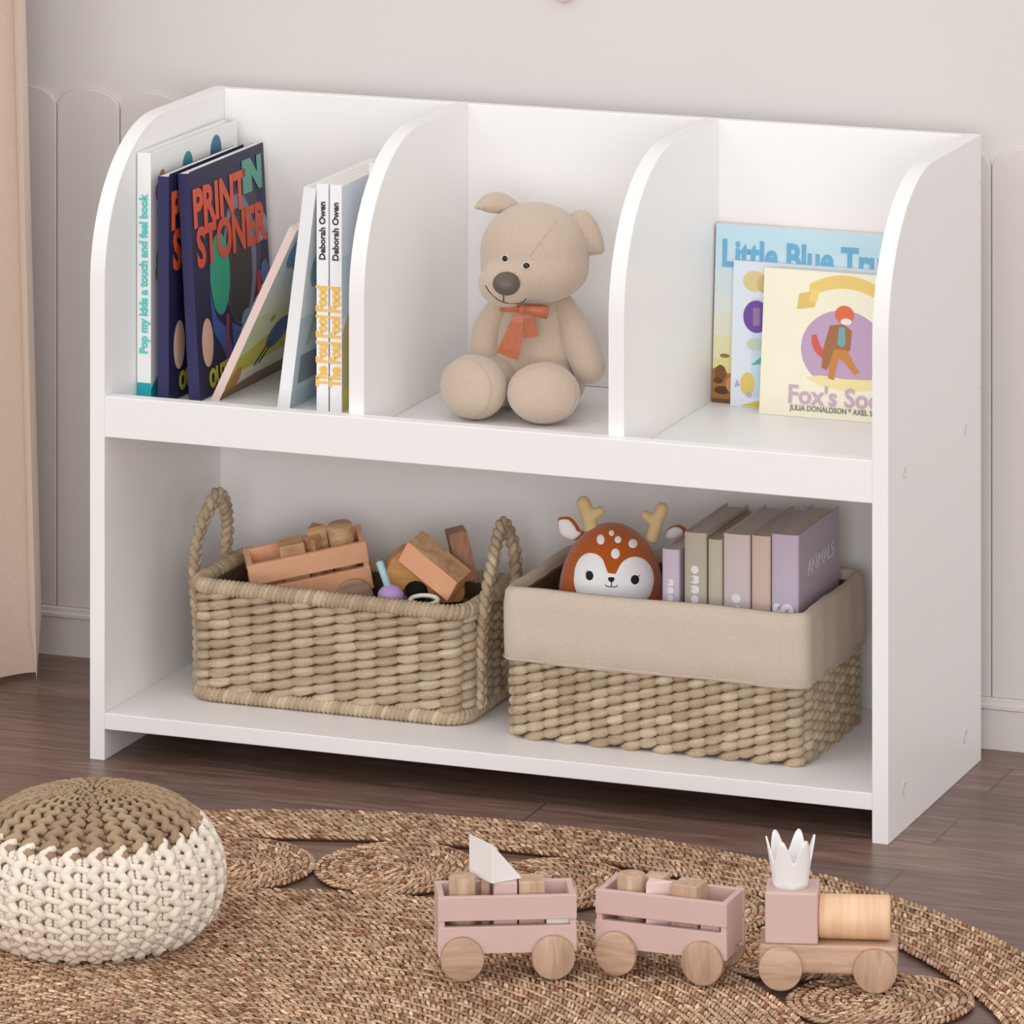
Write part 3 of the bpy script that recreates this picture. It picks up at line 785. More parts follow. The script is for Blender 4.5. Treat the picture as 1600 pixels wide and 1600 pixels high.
def dpx(u,v): return ((u/6.957+850-952)/1655., DC.z*0+.1848+(905-(v/6.957+770))/1655.-DC.z)
def decal(name,pts,mat,off,K=10,n=6,smooth=True):
    pts=[dpx(*p) for p in pts]
    if smooth: pts=smooth_poly([(x,y) for x,y in pts],n)
    c=Vector((sum(p[0] for p in pts)/len(pts),sum(p[1] for p in pts)/len(pts))); N=len(pts)
    b=MB(); vs=[];fs=[]
    for k in range(K+1):
        f=k/K
        for q in pts:
            a=c.x+(q[0]-c.x)*f; z=c.y+(q[1]-c.y)*f
            z=lift(a,z); y=egg(a,z)+off*(1 if k<K else -.2)
            vs.append(DL+vf@Vector((a,y,z)))
    for k in range(K):
        for i in range(N): fs.append((k*N+i,(k+1)*N+i,(k+1)*N+(i+1)%N,k*N+(i+1)%N))
    b.add(vs,fs); return b.build(name,mat,body)
decal('face_patch',[(325,1080),(300,1000),(298,930),(312,820),(360,722),(425,670),(490,660),(560,680),(612,730),(645,815),(668,870),(705,884),(720,1000),(700,1130),(520,1200),(380,1160)],FAWNW,.0006)
decal('face_patch',[(1120,1130),(1160,1030),(1172,930),(1150,835),(1105,765),(1040,718),(950,700),(860,728),(800,790),(750,878),(705,884),(690,1000),(700,1130),(860,1210),(1020,1200)],FAWNW,.0006)
for u,v,rx,ry in ((590,515,43,54),(710,445,29,31),(780,515,37,38),(945,560,50,48),(750,665,48,55)):
    decal('spot',[(u+rx*cos(a),v-ry*sin(a)) for a in [2*pi*i/12 for i in range(12)]],FAWNW,.0006,4,2)
for u,v,rx,ry in ((467,900,49,60),(962,945,55,60)):
    decal('eye',[(u+rx*cos(a),v-ry*sin(a)) for a in [2*pi*i/12 for i in range(12)]],BLACKFELT,.0012,4,2)
decal('nose',[(662,920),(700,912),(742,920),(735,955),(705,975),(672,955)],BLACKFELT,.0014,4,3)
b=MB()
def dline(pts,r=.0004): q=[(dpx(*p)[0],lift(*dpx(*p))) for p in pts]; b.tube([DL+vf@Vector((a,egg(a,z)+.0013,z)) for a,z in q],r,6)
dline([(705,965),(704,990),(703,1015)]); dline([(635,995),(655,1012),(680,1018),(703,1012),(725,1020),(755,1015),(770,1000)])
b.build('stitched_mouth',BLACKFELT,body)
for q_ in ([(440,880),(420,862)],[(452,868),(434,842)],[(995,912),(1018,892)]):
    b=MB(); dline(q_,.0003); b.build('eyelash',BLACKFELT,body)
def deer3(u,v,y): a,z=dpx(u,v); return DL+vf@Vector((a,y,z))
for A_ in (((505,440),(455,270),(408,135),(520,265),(585,225),.0068,.0056),((1150,545),(1200,370),(1265,205),(1175,330),(1085,265),.0066,.0052)):
    b=MB(); b.tube(spline([deer3(*A_[0],-.004),deer3(*A_[1],-.004),deer3(*A_[2],-.004)],6),A_[5],12); b.ell(deer3(*A_[2],-.004),(A_[5]*1.02,)*3)
    b.tube([deer3(*A_[1],-.004),deer3(*A_[3],-.003),deer3(*A_[4],-.003)],[A_[5],A_[6],A_[6]*.9],12); b.ell(deer3(*A_[4],-.003),(A_[6]*.92,)*3)
    remeshed(b,'antler',ANTLER,body,.0014,5)
for pts,y in (([(130,320),(200,300),(270,310),(330,370),(370,440),(420,475),(350,545),(300,560),(240,540),(180,510),(140,440)],-.010),([(1310,540),(1320,470),(1370,420),(1440,400),(1510,420),(1540,470),(1500,520),(1420,560)],-.014)):
    q=[dpx(*p) for p in pts]; c=(sum(p[0] for p in q)/len(q),sum(p[1] for p in q)/len(q))
    M=Matrix.Translation(DL)@vf.to_4x4()@T(c[0],y,c[1])@Rx(pi/2)
    b=MB(); leaf(b,smooth_poly([((p[0]-c[0]),(p[1]-c[1])) for p in q],3),.004,M@Matrix.Diagonal((1,1,-1,1))); e=b.build('ear',FAWN,body)
    b=MB(); k=.86; leaf(b,smooth_poly([((p[0]-c[0])*k-.0012,(p[1]-c[1])*k-.0004) for p in q],3),.0032,M@T(0,0,-.0022)@Matrix.Diagonal((1,1,-1,1))); b.build('inner_ear',FAWNW,e)

# books in right basket
GB='pastel books in the lined basket'
GREYPG=plain('grey_pages',(216,206,198),.85)
ZK=.0520
def marks(th,z0,z1,n):
    out=[]
    for i in range(n):
        z=z0+(z1-z0)*(i+.5)/n; out.append(((238,234,236),ellp(th*.5,z,th*(.17+.05*((i*7)%3)),(z1-z0)/n*.42,14)))
    return out
for x,th,top,c,lb_,mk in ((.5502,.0172,.2290,(206,192,208),'short lilac book standing beside the fawn plush in the lined basket',(.105,.150,6)),
                   (.5722,.0220,.2468,(188,180,164),'thick olive-grey book standing second among the pastel books',(.10,.165,7)),
                   (.5958,.0140,.2420,(196,188,168),'thin sage book squeezed between the olive-grey and blush books',(.10,.155,1)),
                   (.6110,.0262,.2487,(212,196,196),'thick blush book with white spine marks in the lined basket',(.10,.142,4)),
                   (.6388,.0184,.2492,(214,190,176),'peach book standing just left of the lilac animals book',None)):
    book(lb_,T(x,.0905,ZK),th,.122,top-ZK,c,pages=GREYPG,group=GB,round_spine=.0028,hard=True,cov=.0014,spine=marks(th,*mk) if mk and mk[2]>1 else ())
book('lilac book with white ANIMALS title standing rightmost in the lined basket',T(.6584,.0905,ZK),.0266,.122,.2525-ZK,(200,186,204),pages=GREYPG,group=GB,round_spine=.0032,hard=True,cov=.0014,
  texts=[('front','ANIMALS',.0200,(246,242,246),.064,.164,.03,.98,0.0),('spine','ANIMALS',.026,(240,236,242),.0133,.083,pi/2,1.0,.0012)])

# ------------------------------------------------------------------ toy wagons, blocks
def wheel_mesh():
    b=MB(); r=.0183
    b.lathe([(0,0),(r-.0012,0),(r-.0003,.0004),(r,.0012),(r,.0056),(r-.0003,.0064),(r-.0012,.0068),(0,.0068)],40)
    return b
def block_cyl(h,r): b=MB(); b.lathe([(0,0),(r-.0008,0),(r,.0008),(r,h-.0008),(r-.0008,h),(0,h)],32); return b
WL,WD=.1175,.050
def wagon(M,label,paint,wheelmat):
    w=empty('toy_wagon',M,label,'toy wagon','slatted toy wagons')
    z0,z1=.0212,.0692; hl,hd=WL/2,WD/2; t=.0058
    for s in (-1,1):
        ya,yb=(-hd,-hd+t) if s<0 else (hd-t,hd)
        b=MB(); b.box((-hl,ya,z0),(hl,yb,z0+.0228),.0006); b.build('side_slat',paint,w)
        b=MB(); b.box((-hl,ya,z0+.0278),(hl,yb,z1),.0006); b.build('side_slat',paint,w)
    for s in (-1,1):
        xa,xb=(-hl+.0006,-hl+t) if s<0 else (hl-t,hl-.0006)
        b=MB(); b.box((xa,-hd+.0012,z0),(xb,hd-.0012,z1-.0002),.0006); b.build('end_board',paint,w)
    b=MB(); b.box((-hl+t,-hd+t,z0+.001),(hl-t,hd-t,z0+.0058),0); b.build('floor_board',paint,w)
    for sx in (-1,1):
        for sy in (-1,1):
            wh=wheel_mesh().build('wheel',wheelmat[0] if sx<0 else wheelmat[1],w,T(sx*.0385,sy*(hd+.0005),.0183)@Rx(pi/2 if sy<0 else -pi/2))
    b=MB(); b.tube([(hl,0,.0275),(hl+.0035,0,.0275),(hl+.0045,0,.030)],.0007,6); b.build('hook',STEEL,w)
    return w
WHEELA=OAKX; WHEELB=wood('oak_upright',(206,172,146),(164,130,106),'Y',34,.55,7)
ZR=.0063
GW='wooden blocks carried in the pink toy wagons'
def block(kind,M,label,mat,group,size=(.023,.023,.052)):
    if kind=='cyl': b=block_cyl(size[2],size[0]/2)
    elif kind=='box': b=MB(); b.box((-size[0]/2,-size[1]/2,0),(size[0]/2,size[1]/2,size[2]),.0012)
    elif kind=='tri': b=MB(); b.prism([(-size[0]/2,-size[1]/2),(size[0]/2,-size[1]/2),(size[0]*.0,size[1]/2)],0,size[2],.0008)
    elif kind=='rtri': b=MB(); b.prism([(-size[0]/2,size[1]/2),(-size[0]/2+.001,-size[1]/2),(size[0]/2,size[1]*.1)],0,size[2],.0008)
    o=b.build('toy_block',mat); o.matrix_world=M; return tag(o,label,'toy block',group)
W1=T(.6111,-.4836,ZR)@Rz(radians(25))
wagon(W1,'pink slatted toy wagon with a white wedge block on its load, leftmost on the rug',PINK,(WHEELA,WHEELB))
FZ=.0271
block('cyl',W1@T(-.0365,-.003,FZ),'round oak block at the left end of the wedge-topped pink wagon',OAK,GW,(.0232,.0232,.0545))
block('box',W1@T(-.0168,.008,FZ),'narrow dusky block standing behind the round oak block in the wedge-topped wagon',OAK,GW,(.0075,.016,.050))
block('box',W1@T(-.0008,-.004,FZ),'pink block standing under the white wedge in the left wagon',PINK,GW,(.0200,.020,.0505))
block('box',W1@T(.0216,-.001,FZ),'square oak block right of the pink block in the wedge-topped wagon',OAK,GW,(.0222,.024,.0505))
block('box',W1@T(.0435,-.005,FZ),'white block lying flat at the right end inside the wedge-topped wagon',WPAINT,GW,(.0200,.026,.0300))
# white wedge: right triangle upright, extruded back-left
b=MB(); b.prism([(0,0),(.0305,0),(0,.0335)],0,.037,.0005)
MW=W1@T(-.0125,-.0175,FZ+.0507)@Rz(radians(28))@Rx(pi/2)@Matrix.Diagonal((1,1,-1,1))
o=b.build('toy_block',WPAINT); o.matrix_world=MW; tag(o,'white wedge block balanced on top of the blocks in the left pink wagon','toy block',GW)
W2=T(.7426,-.4359,ZR)@Rz(radians(0))
wagon(W2,'pink slatted toy wagon with a pink triangular block, middle of the train',PINK,(WHEELA,WHEELB))
block('cyl',W2@T(-.0345,-.002,FZ),'round oak block at the left end of the middle pink wagon',OAK,GW,(.0240,.024,.0520))
block('box',W2@T(-.0155,.0105,FZ),'square oak block standing behind the pink triangular block',OAK,GW,(.0190,.016,.0500))
block('rtri',W2@T(-.0060,-.0095,FZ)@Rz(radians(8)),'pink triangular block standing in the middle pink wagon',plain('pale_pink_paint',(236,206,200),.45),GW,(.0225,.0190,.0505))
block('box',W2@T(.0185,-.004,FZ)@Rz(radians(-4)),'square oak block at the right of the load in the middle pink wagon',OAK,GW,(.0240,.0250,.0510))
block('box',W2@T(.0410,-.004,FZ),'pale pink block lying low at the right end of the middle wagon',PINK,GW,(.0175,.026,.0245))
# locomotive
LM=T(.8779,-.4185,ZR)@Rz(radians(15.7))
lo=empty('toy_locomotive',LM,'wooden toy locomotive with pink cab and round boiler at the right of the train','toy train')
b=MB(); b.box((-.058,-.0225,.0130),(.058,.0225,.0372),.003,seg=3); b.build('chassis',OAKX,lo)
b=MB(); b.box((-.0530,-.0215,.0372),(-.0085,.0215,.0805),.0018,seg=3); b.build('cab',PINK,lo)
b=MB(); r=.0183; b.lathe([(0,0),(r-.0012,0),(r,.0012),(r,.0588),(r-.0012,.06),(0,.06)],44); b.build('boiler',BEECH,lo,T(-.0083,0,.0372+r)@Ry(pi/2))
b=MB(); b.lathe([(0,-.002),(.0017,-.002),(.0017,.003),(.0026,.0034),(.0026,.0042),(0,.0046)],14); b.build('end_pin',STEEL,lo,T(.0517,0,.0372+r-.004)@Ry(pi/2))
for sx,mt in ((-.0395,WHEELA),(.0395,WHEELB)):
    for sy in (-1,1):
        wheel_mesh().build('wheel',mt,lo,T(sx,sy*.0228,.0183)@Rx(pi/2 if sy<0 else -pi/2))
# crown candle cup
cr=MB(); n=96; vs=[];fs=[]
def crown_h(a): 
    f=(a/(2*pi)*6)%1; return .0235+.0190*(.5-.5*cos(2*pi*f))**.85
LV=8
for side in (0,1):
    for j in range(LV+1):
        for i in range(n):
            a=2*pi*i/n+radians(42); hh=crown_h(2*pi*i/n); f=j/LV; z=.0 + hh*f
            rr=.0146+.0058*(z/.042)+.0008*(z/.042)**2
            if side: rr-=.0013; z=max(z,.0022)
            vs.append((rr*cos(a),rr*sin(a),z))
NN=(LV+1)*n
for side in (0,1):
    for j in range(LV):
        for i in range(n):
            k=(i+1)%n; q=(side*NN+j*n+i,side*NN+j*n+k,side*NN+(j+1)*n+k,side*NN+(j+1)*n+i); fs.append(q if not side else q[::-1])
for i in range(n):
    k=(i+1)%n; fs.append((LV*n+i,LV*n+k,NN+LV*n+k,NN+LV*n+i))
fs.append(tuple(range(n-1,-1,-1))); fs.append(tuple(NN+i for i in range(n)))
cr.add(vs,fs); o=cr.build('crown_cup',CERAMIC); o.matrix_world=LM@T(-.0325,-.001,.0805); tag(o,'white ceramic crown-shaped cup on top of the locomotive cab','ornament')

# ------------------------------------------------------------------ toys in left basket
g=MB()
for i in range(9): pass
vs=[];fs=[];nx,ny=36,18
for j in range(ny+1):
    for i in range(nx+1):
        x=.088+(.342-.088)*i/nx; y=.090+(.202-.090)*j/ny
        z=.128+.006*sin(i*.7+j*.3)+.005*sin(j*.9-i*.2); e=min(i,nx-i,j*2,(ny-j)*2)/3.; z=z if e>1 else .10+(z-.10)*e**.5
        vs.append((x,y,z))
nb=len(vs)
for j in range(ny+1):
    for i in range(nx+1): x,y,z=vs[j*(nx+1)+i]; vs.append((x,y,.0505))
for j in range(ny):
    for i in range(nx):
        a=j*(nx+1)+i; fs.append((a,a+1,a+nx+2,a+nx+1)); fs.append((nb+a,nb+a+nx+1,nb+a+nx+2,nb+a+1))
per=[i for i in range(nx+1)]+[j*(nx+1)+nx for j in range(1,ny+1)]+[ny*(nx+1)+i for i in range(nx-1,-1,-1)]+[j*(nx+1) for j in range(ny-1,0,-1)]
for a,c in zip(per,per[1:]+per[:1]): fs.append((a,nb+a,nb+c,c))
g.add(vs,fs); tag(g.build('felt_blanket',GREYP),'crumpled grey felt blanket under the toys in the handled basket','blanket')
# orange wagon, tipped
P0=Vector((.1145,.1150,.1679)); P1=Vector((.2365,.1335,.1925))
Wm=Rz(radians(27))@Ry(-radians(10.5))@Rx(radians(7))
cen=on_c=Vector((.1145,.1150,.1679))
off=(Wm.to_3x3()@Vector((-WL/2,-WD/2,.0692)))
OM=Matrix.Translation(cen-off)@Wm
wagon(OM,'orange slatted toy wagon tipped up among the toys in the handled basket',ORANGE,(OAKX,OAKX))
GO='wooden blocks in the orange toy wagon'
block('box',OM@T(-.0125,-.004,FZ),'square wooden block leftmost in the orange wagon',LIGHTW,GO,(.0250,.0240,.0510))
block('tri',OM@T(.0090,-.0075,FZ)@Rz(radians(185)),'front triangular wooden block in the middle of the orange wagon',LIGHTW,GO,(.0190,.0170,.0500))
block('tri',OM@T(.0135,.0100,FZ)@Rz(radians(10)),'rear triangular wooden block in the orange wagon',LIGHTW,GO,(.0190,.0150,.0570))
block('cyl',OM@T(.0370,.000,FZ),'round wooden block rightmost in the orange wagon',LIGHTW,GO,(.0245,.0245,.0560))
# yellow wooden car body with arches
def vplane(p): return Matrix.Translation(p)@Matrix(((rdir.x,0,fdir.x,0),(rdir.y,0,fdir.y,0),(0,1,0,0),(0,0,0,1)))
CP=Vector((.2848,.1540,.1695)); K=1/1640.
def cp(px): return [((x-658)*K,(898-y)*K) for x,y in px]
car=empty('toy_car',vplane(CP),'honey-coloured wooden toy car lying in the handled basket under the orange block','toy car')
arch=[(658+19*cos(a),926-22*sin(a)) for a in [pi*i/10 for i in range(11)]]
arch=[(664,929),(661,916),(653,909),(643,907),(633,910),(627,917),(625,922)]
pl=[(596,905),(598,890),(606,872),(618,862),(632,857),(650,862),(682,890),(716,908),(722,928),(716,940),(690,942)]+[(672,940)]+arch+[(606,914)]
b=MB(); b.prism(cp(pl),-.016,.016,.0012); b.build('car_body',HONEY,car)
for z_ in (-.0135,):
    b=MB(); b.lathe([(0,-.004),(.0102,-.004),(.0108,-.003),(.0108,.003),(.0102,.004),(0,.004)],28); b.build('wheel',BLACKFELT,car,T((645-658)*K,(898-927)*K,.004))
    b=MB(); b.lathe([(0,-.004),(.0102,-.004),(.0108,-.003),(.0108,.003),(.0102,.004),(0,.004)],28); b.build('wheel',BLACKFELT,car,T((700-658)*K,(898-947)*K,-.0085))
# orange block with bare wood top
def hexa(P,name,mats,fm,lab,cat,grp=None):
    b=bmesh.new(); V=[b.verts.new(p) for p in P]
    Fs=[(0,1,2,3),(7,6,5,4),(0,4,5,1),(1,5,6,2),(2,6,7,3),(3,7,4,0)]
    for f in Fs: b.faces.new([V[i] for i in f])
    b.normal_update(); bmesh.ops.recalc_face_normals(b,faces=b.faces[:])
    mb=MB(); b.verts.index_update()
    for i,f in enumerate(b.faces): mb.add([v.co.copy() for v in f.verts],[list(range(len(f.verts)))],fm[i],smooth=False)
    b.free(); me=mb.mesh(name,mats)
    bb=bmesh.new(); bb.from_mesh(me); bmesh.ops.remove_doubles(bb,verts=bb.verts[:],dist=1e-6); bmesh.ops.recalc_face_normals(bb,faces=bb.faces[:])
    bmesh.ops.bevel(bb,geom=bb.edges[:],offset=.0006,segments=2,affect='EDGES'); bb.to_mesh(me); bb.free()
    o=bpy.data.objects.new(name,me); COL.objects.link(o); return tag(o,lab,cat,grp)
TL=Vector((.2836,.1115,.2072))
U=rdir*.0476+Vector((0,0,-.0350))+fdir*.017; V_=rdir*-.0095+Vector((0,0,-.0200))-fdir*.0087; N_=(rdir*.011+Vector((0,0,.0043))-fdir*.022)*1.25
P=[TL,TL+V_,TL+V_+U,TL+U]; P+=[p+N_ for p in P]
hexa(P,'toy_block',[ORANGE,LIGHTW],[0,0,0,0,0,1],'orange painted wooden block with a bare wood top tilted in the handled basket','toy block')
U2=(rdir*.97+Vector((0,0,.24))).normalized(); V2=(rdir*.30+Vector((0,0,-.95))); V2=(V2-U2*V2.dot(U2)).normalized(); N2=V2.cross(U2); N2=N2 if N2.dot(fdir)<0 else -N2
Q0=Vector((.3065,.1590,.2055))
P2=[Q0,Q0+V2*.048,Q0+V2*.048+U2*.0185,Q0+U2*.0185]; P2+=[p+N2*.028-U2*.004 for p in P2]
hexa(P2,'toy_block',[DARKW],[0]*6,'upright brown wood block behind the orange block in the handled basket','toy block')
# lavender ball with pale blue stick, white ring
bt=empty('stick_toy',T(.2675,.1085,.1550),'lavender ball toy with a pale blue stick in the handled basket','toy')
b=MB(); b.ell((0,0,0),(.0128,.0128,.0110),nu=24,nv=16); b.build('ball',LAV,bt)
b=MB(); d3=Vector((-.0090,-.002,.026)); b.tube([Vector((-.002,0,.006)),Vector((-.002,0,.006))+d3],.0036,16); b.build('stick',SKYB,bt)
b=MB(); b.tube([(.0135*cos(2*pi*i/32),.0100*sin(2*pi*i/32),0) for i in range(32)],.0022,8,closed=True,M=T(.3040,.1030,.1555)@Rx(.2)); tag(b.build('toy_ring',WPAINT),'small white ring lying by the basket rim below the toy car','toy ring')

# ------------------------------------------------------------------ knitted pouf
PC=Vector((.2417,-.5151,.0085)); PR,PH=.1085,.118
pf=empty('knitted_pouf',T(*PC),'round knitted pouf, brown on top and cream around the side, on the rug','pouf')
def pprof(t):
    """t 0 bottom rim .. 1 crown: (r,z)"""
    a=min(-.62*pi/2+t*(1+.62)*pi/2,pi/2-1e-6)
    z0=PH*.40
    if a<0: return (PR*cos(a)**.55, z0+ z0*1.12*sin(a)/sin(.62*pi/2)*.88)
    return (PR*cos(a)**.80, z0+(PH-z0)*sin(a)**.92)
tab=[pprof(i/400) for i in range(401)]; ls=[0]
for i in range(1,401): ls.append(ls[-1]+sqrt((tab[i][0]-tab[i-1][0])**2+(tab[i][1]-tab[i-1][1])**2))
PT=ls[-1]
def pat(s,ang,off=0):
    s=min(max(s,0),PT); i=int(np.searchsorted(ls,s)); i=min(max(i,1),400)
    f=(s-ls[i-1])/max(1e-9,ls[i]-ls[i-1]); r=tab[i-1][0]+(tab[i][0]-tab[i-1][0])*f; z=tab[i-1][1]+(tab[i][1]-tab[i-1][1])*f
    dr=tab[i][0]-tab[i-1][0]; dz=tab[i][1]-tab[i-1][1]; l_=sqrt(dr*dr+dz*dz); nr,nz=dz/l_,-dr/l_
    r+=nr*off; z+=nz*off
    return Vector((r*cos(ang),r*sin(ang),z)), r
# level where the colours meet
sB=next(ls[i] for i in range(401) if tab[i][1]>PH*.745)
CREAM=[(240,229,214),(237,225,209)]; TAUPE=[(170,144,116),(162,136,110),(174,150,122)]
core=MB(); cp_=[(max(0,r-.0042),z-.0004 if z>.05 else z+.001) for r,z in tab[::8]]
kB=next(i for i,q in enumerate(cp_) if q[1]>PH*.745)
core.lathe(cp_[:kB+1],64,col=lin((224,211,193))); core.lathe(cp_[kB:]+[(0,PH-.004)],64,col=lin((150,124,98)))
NC=28
side=MB(); top=MB()
def zig(mb,ang,s0,s1,per,amp,rad,cols,offn=.0015,taper=0):
    n=max(8,int((s1-s0)/per*10)); pts=[];rr=[]
    for i in range(n+1):
        s=s0+(s1-s0)*i/n; ph=2*pi*(s-s0)/per
        w=sin(ph); w=math.copysign(abs(w)**.62,w)
        p,r=pat(s,0); a_=amp*min(1,r/.06); rd=rad*min(1,max(.38,r/.075))
        q,_=pat(s+.0030*sin(2*ph)*min(1,r/.06),ang+a_*w/max(r,.012),offn+.0016*cos(2*ph+.5)); pts.append(q); rr.append(rd)
    mb.tube(pts,rr,8,col=jcol(cols,.03))
per=.0128
for c in range(NC):
    ang=2*pi*c/NC
    zig(side,ang,.001,sB+.006,per*1.02,.0044,.0040,CREAM,.0020)
    zig(top,ang,sB-.001,PT-.018,per*.92,.0050,.0038,TAUPE,.0014)
    am=ang+pi/NC
    s=.004
    while s<sB-.002:
        # rungs between the columns and facing loops
        p0=[pat(s+.0012*cos(f*pi),ang+ (2*pi/NC)*(.17+.66*(f)),-.0006+.0016*sin(f*pi))[0] for f in [i/8 for i in range(9)]]
        side.tube(p0,.0030,7,col=jcol(CREAM,.03))
        for sg in (-1,1):
            q=[pat(s+.0035+.0055*f, am+sg*(.0022+.0026*sin(f*pi))/PR, -.0012+.0008*sin(f*pi))[0] for f in [i/6 for i in range(7)]]
            side.tube(q,.0031,7,col=jcol(CREAM,.03))
        s+=per
    s=sB
    while s<PT-.045:
        p0=[pat(s+.001*cos(f*pi),ang+(2*pi/NC)*(.18+.64*f),-.0018)[0] for f in [i/5 for i in range(6)]]
        top.tube(p0,.0022,6,col=jcol(TAUPE,.04)); s+=per*.6
# crochet rings at the crown
s=PT-.020
for ring_r in (.0245,.0175,.0108,.0050):
    n=max(6,int(ring_r/.0026*2.2)); sR=next(ls[i] for i in range(401) if tab[i][0]<ring_r and i>200)
    for i in range(n):
        a_=2*pi*i/n; p,_=pat(sR,a_,.0004); p2,_=pat(sR-.0035,a_+.25*.01/ring_r,.0004)
        top.tube([p,(p+p2)/2+Vector((0,0,.0009)),p2],.0019,6,col=jcol(TAUPE,.05))
core.build('inner_cushion',CORD,pf); side.build('knitted_side',CORD,pf); top.build('knitted_top',CORD,pf)

# ------------------------------------------------------------------ jute rug
RC=(.492,-.7896); RR=.7265
rug=empty('jute_rug',T(RC[0],RC[1],0),'large round plaited jute rug with a ring of small medallions and open gaps','rug')
JC=np.array([lin(c) for c in ((204,174,144),(192,160,130),(210,182,154),(182,148,120),(164,128,102),(216,190,162),(188,156,128),(160,120,94),(198,168,140),(204,176,148))])
tv=[];tf=[]
for f,w in ((-.62,.62),(0,1.0),(.62,.62)):
    for k in range(6):
        a_=2*pi*k/6; tv.append((f,w*cos(a_),w*sin(a_)))
tv+=[(-1,0,-.15),(1,0,-.15)]
for i in range(2):
    for k in range(6): l_=(k+1)%6; tf.append((i*6+k,i*6+l_,(i+1)*6+l_,(i+1)*6+k))
tri=[]
for k in range(6): l_=(k+1)%6; tri.append((18,l_,k)); tri.append((19,12+k,12+l_))
tv=np.array(tv)
rng=np.random.default_rng(3)
def stitches(rings):
    """rings: list of (function angle->(x,y,tangent dir), length, half width, lean sign)"""
    out_p=[];out_a=[];out_l=[];out_w=[]
    for pts,ang,w,sg,pitch in rings:
        n=len(pts)
        out_p.append(pts); out_a.append(ang+sg*rng.normal(.60,.06,n)); out_l.append(rng.normal(.0058,.0005,n)); out_w.append(rng.normal(.0022,.0002,n))
    return np.concatenate(out_p),np.concatenate(out_a),np.concatenate(out_l),np.concatenate(out_w)
def build_rug_part(name,rings,base,parent,seed):
    P,A,Ln,Wd_=stitches(rings); n=len(P)
    ca,sa=np.cos(A),np.sin(A)
    X=tv[None,:,0]*Ln[:,None]; Y=tv[None,:,1]*Wd_[:,None]; Z=tv[None,:,2]*.0015+tv[None,:,0]*.0010
    zz=rng.normal(.0042,.00025,n)
    vx_=P[:,0,None]+X*ca[:,None]-Y*sa[:,None]; vy_=P[:,1,None]+X*sa[:,None]+Y*ca[:,None]; vz_=zz[:,None]+Z
    V=np.stack([vx_,vy_,vz_],-1).reshape(-1,3)
    nv=len(tv)
    q=(np.array(tf)[None]+(np.arange(n)*nv)[:,None,None]).reshape(-1,4); t3=(np.array(tri)[None]+(np.arange(n)*nv)[:,None,None]).reshape(-1,3)
    # low frequency tone so colour drifts along the plaits
    idx=rng.integers(0,len(JC),n); C=JC[idx]*rng.normal(1,.15,n)[:,None]
    drift=np.sin(P[:,0]*23+seed)+np.sin(P[:,1]*31-seed*2)+np.sin((P[:,0]+P[:,1])*47+seed)
    C=C*(1+.05*drift)[:,None]; red=rng.random(n)<.025
    C[red]=np.array(lin((156,104,80)))*rng.normal(1,.1,red.sum())[:,None]
    C=np.clip(C*np.array([1.03,.97,.93]),.01,1)
    bv,bf=base; nb=len(V)
    V=np.concatenate([V,np.array(bv)]) ; 
    Cc=np.concatenate([np.repeat(C,nv,0),np.tile(np.array(lin((108,76,58))),(len(bv),1))])  # dark base colour stands in for shade in the gaps between stitches
    me=bpy.data.meshes.new(name)
    loops=np.concatenate([q.ravel(),t3.ravel()]+[np.array([nb+i for i in f]) for f in bf]); 
    sizes=np.concatenate([np.full(len(q),4),np.full(len(t3),3),np.array([len(f) for f in bf])])
    starts=np.concatenate([[0],np.cumsum(sizes)[:-1]])
    me.vertices.add(len(V)); me.vertices.foreach_set('co',V.ravel().astype(np.float32))
    me.loops.add(len(loops)); me.loops.foreach_set('vertex_index',loops.astype(np.int32))
    me.polygons.add(len(sizes)); me.polygons.foreach_set('loop_start',starts.astype(np.int32)); me.polygons.foreach_set('loop_total',sizes.astype(np.int32))
    me.polygons.foreach_set('use_smooth',np.ones(len(sizes),bool))
    me.materials.append(JUTE); me.update(calc_edges=True); me.validate()
    at_=me.color_attributes.new('Col','FLOAT_COLOR','POINT'); at_.data.foreach_set('color',np.concatenate([Cc,np.ones((len(Cc),1))],1).ravel().astype(np.float32))
    o=bpy.data.objects.new(name,me); COL.objects.link(o); o.parent=parent; return o
HWID=.0067; PITCH=.0063
def circ_rings(r0,r1):
    n=int(round((r1-r0)/HWID)); w=(r1-r0)/n; out=[]
    for i in range(n):
        r=r0+w*(i+.5); m=max(5,int(2*pi*r/PITCH)); t=2*pi*(np.arange(m)+.5*(i%2)+rng.normal(0,.05,m))/m
        out.append((np.stack([r*np.cos(t),r*np.sin(t)],-1),t+pi/2,w,1 if i%2 else -1,PITCH))
    return out
def disc_base(rx,ry,z0,z1,n=72):
    v=[(rx*cos(2*pi*i/n),ry*sin(2*pi*i/n),z) for z in (z0,z1) for i in range(n)]
    f=[[n+i for i in range(n)],[n-1-i for i in range(n)]]+[[i,(i+1)%n,n+(i+1)%n,n+i] for i in range(n)]; return v,f
def ann_base(ra,rb,z0,z1,n=160):
    v=[(r*cos(2*pi*i/n),r*sin(2*pi*i/n),z) for r,z in ((ra,z0),(rb,z0),(rb,z1),(ra,z1)) for i in range(n)]; f=[]
    for k in range(4):
        l_=(k+1)%4
        for i in range(n): j=(i+1)%n; f.append([k*n+i,k*n+j,l_*n+j,l_*n+i])
    return v,f
build_rug_part('center_disc',circ_rings(.002,.4790),disc_base(.476,.476,.0004,.0036,120),rug,1)
build_rug_part('border_band',circ_rings(.6390,RR),ann_base(.642,RR-.003,.0004,.0036),rug,2)
MX,MY=.0800,.0735   # radial and tangential half sizes
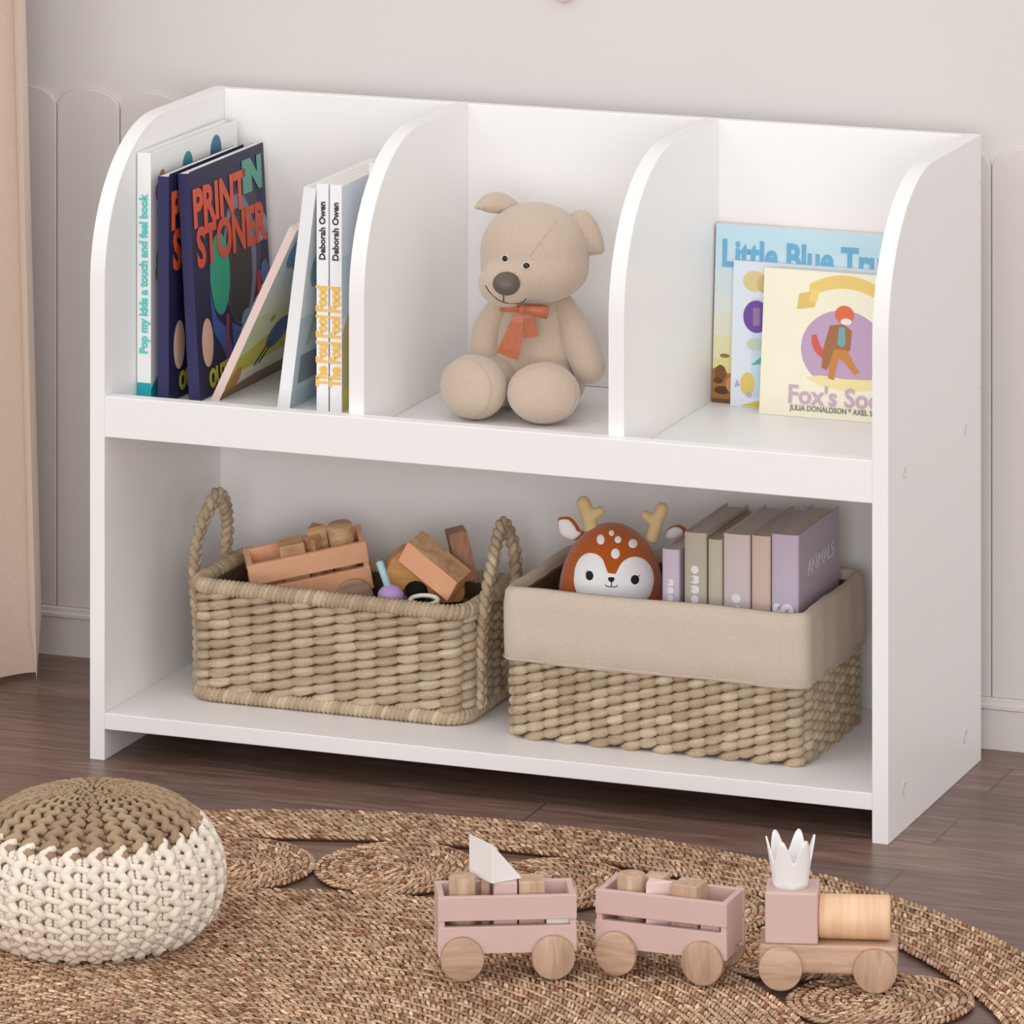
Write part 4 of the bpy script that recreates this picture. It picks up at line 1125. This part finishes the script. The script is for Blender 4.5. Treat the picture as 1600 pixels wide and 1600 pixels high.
def ellipse_rings():
    n=int(round(MX/HWID)); out=[]
    for i in range(n):
        f=(i+.5)/n; m=max(5,int(2*pi*f*(MX+MY)/2/PITCH)); t=2*pi*(np.arange(m)+.5*(i%2)+rng.normal(0,.05,m))/m
        x=f*MX*np.cos(t); y=f*MY*np.sin(t); out.append((np.stack([x,y],-1),np.arctan2(f*MY*np.cos(t),-f*MX*np.sin(t)),.005,1 if i%2 else -1,PITCH))
    return out
med=build_rug_part('medallion',ellipse_rings(),disc_base(MX-.002,MY-.002,.0004,.0036,60),rug,3)
for k in range(24):
    a_=radians(98.3+15*k); o=med if k==0 else med.copy()
    if k: COL.objects.link(o); o.parent=rug
    o.location=(.5590*cos(a_),.5590*sin(a_),0); o.rotation_euler=(0,0,a_)

# ------------------------------------------------------------------ light and camera
w=bpy.data.worlds.new('room_ambience'); bpy.context.scene.world=w; w.use_nodes=True
bg=w.node_tree.nodes['Background']; bg.inputs[0].default_value=(1,.99,.988,1); bg.inputs[1].default_value=1.0
def area(name,loc,target,size,power,color=(1,.97,.94),sy=None):
    l=bpy.data.lights.new(name,'AREA'); l.energy=power; l.color=color; l.size=size
    if sy: l.shape='RECTANGLE'; l.size_y=sy
    o=bpy.data.objects.new(name,l); COL.objects.link(o); o.location=loc
    o.rotation_euler=(Vector(target)-Vector(loc)).to_track_quat('-Z','Y').to_euler(); return o
area('window_light',(-.75,-2.3,2.2),(.4,.1,.3),.9,6.5,(1,.985,.97),sy=1.2)
area('front_fill_light',(3.0,-6.6,1.25),(.4,.1,.3),4.0,136,(1,.99,.985),sy=2.2)  # added soft fill behind the camera, brightens the lower compartment

cam=bpy.data.cameras.new('camera'); co=bpy.data.objects.new('camera',cam); COL.objects.link(co)
F=9406.9065; cam.sensor_fit='HORIZONTAL'; cam.sensor_width=36; cam.lens=36*F/1600
cam.shift_x=0; cam.shift_y=-(800+1406.1689)/1600
cam.clip_start=.1; cam.clip_end=50
co.location=(2.4307,-5.2511,1.5907); co.rotation_euler=(pi/2,0,.3635)
sc=bpy.context.scene; sc.camera=co
sc.view_settings.view_transform='Standard'; sc.view_settings.look='None'; sc.view_settings.gamma=1; sc.view_settings.exposure=0
sc.view_settings.use_curve_mapping=False
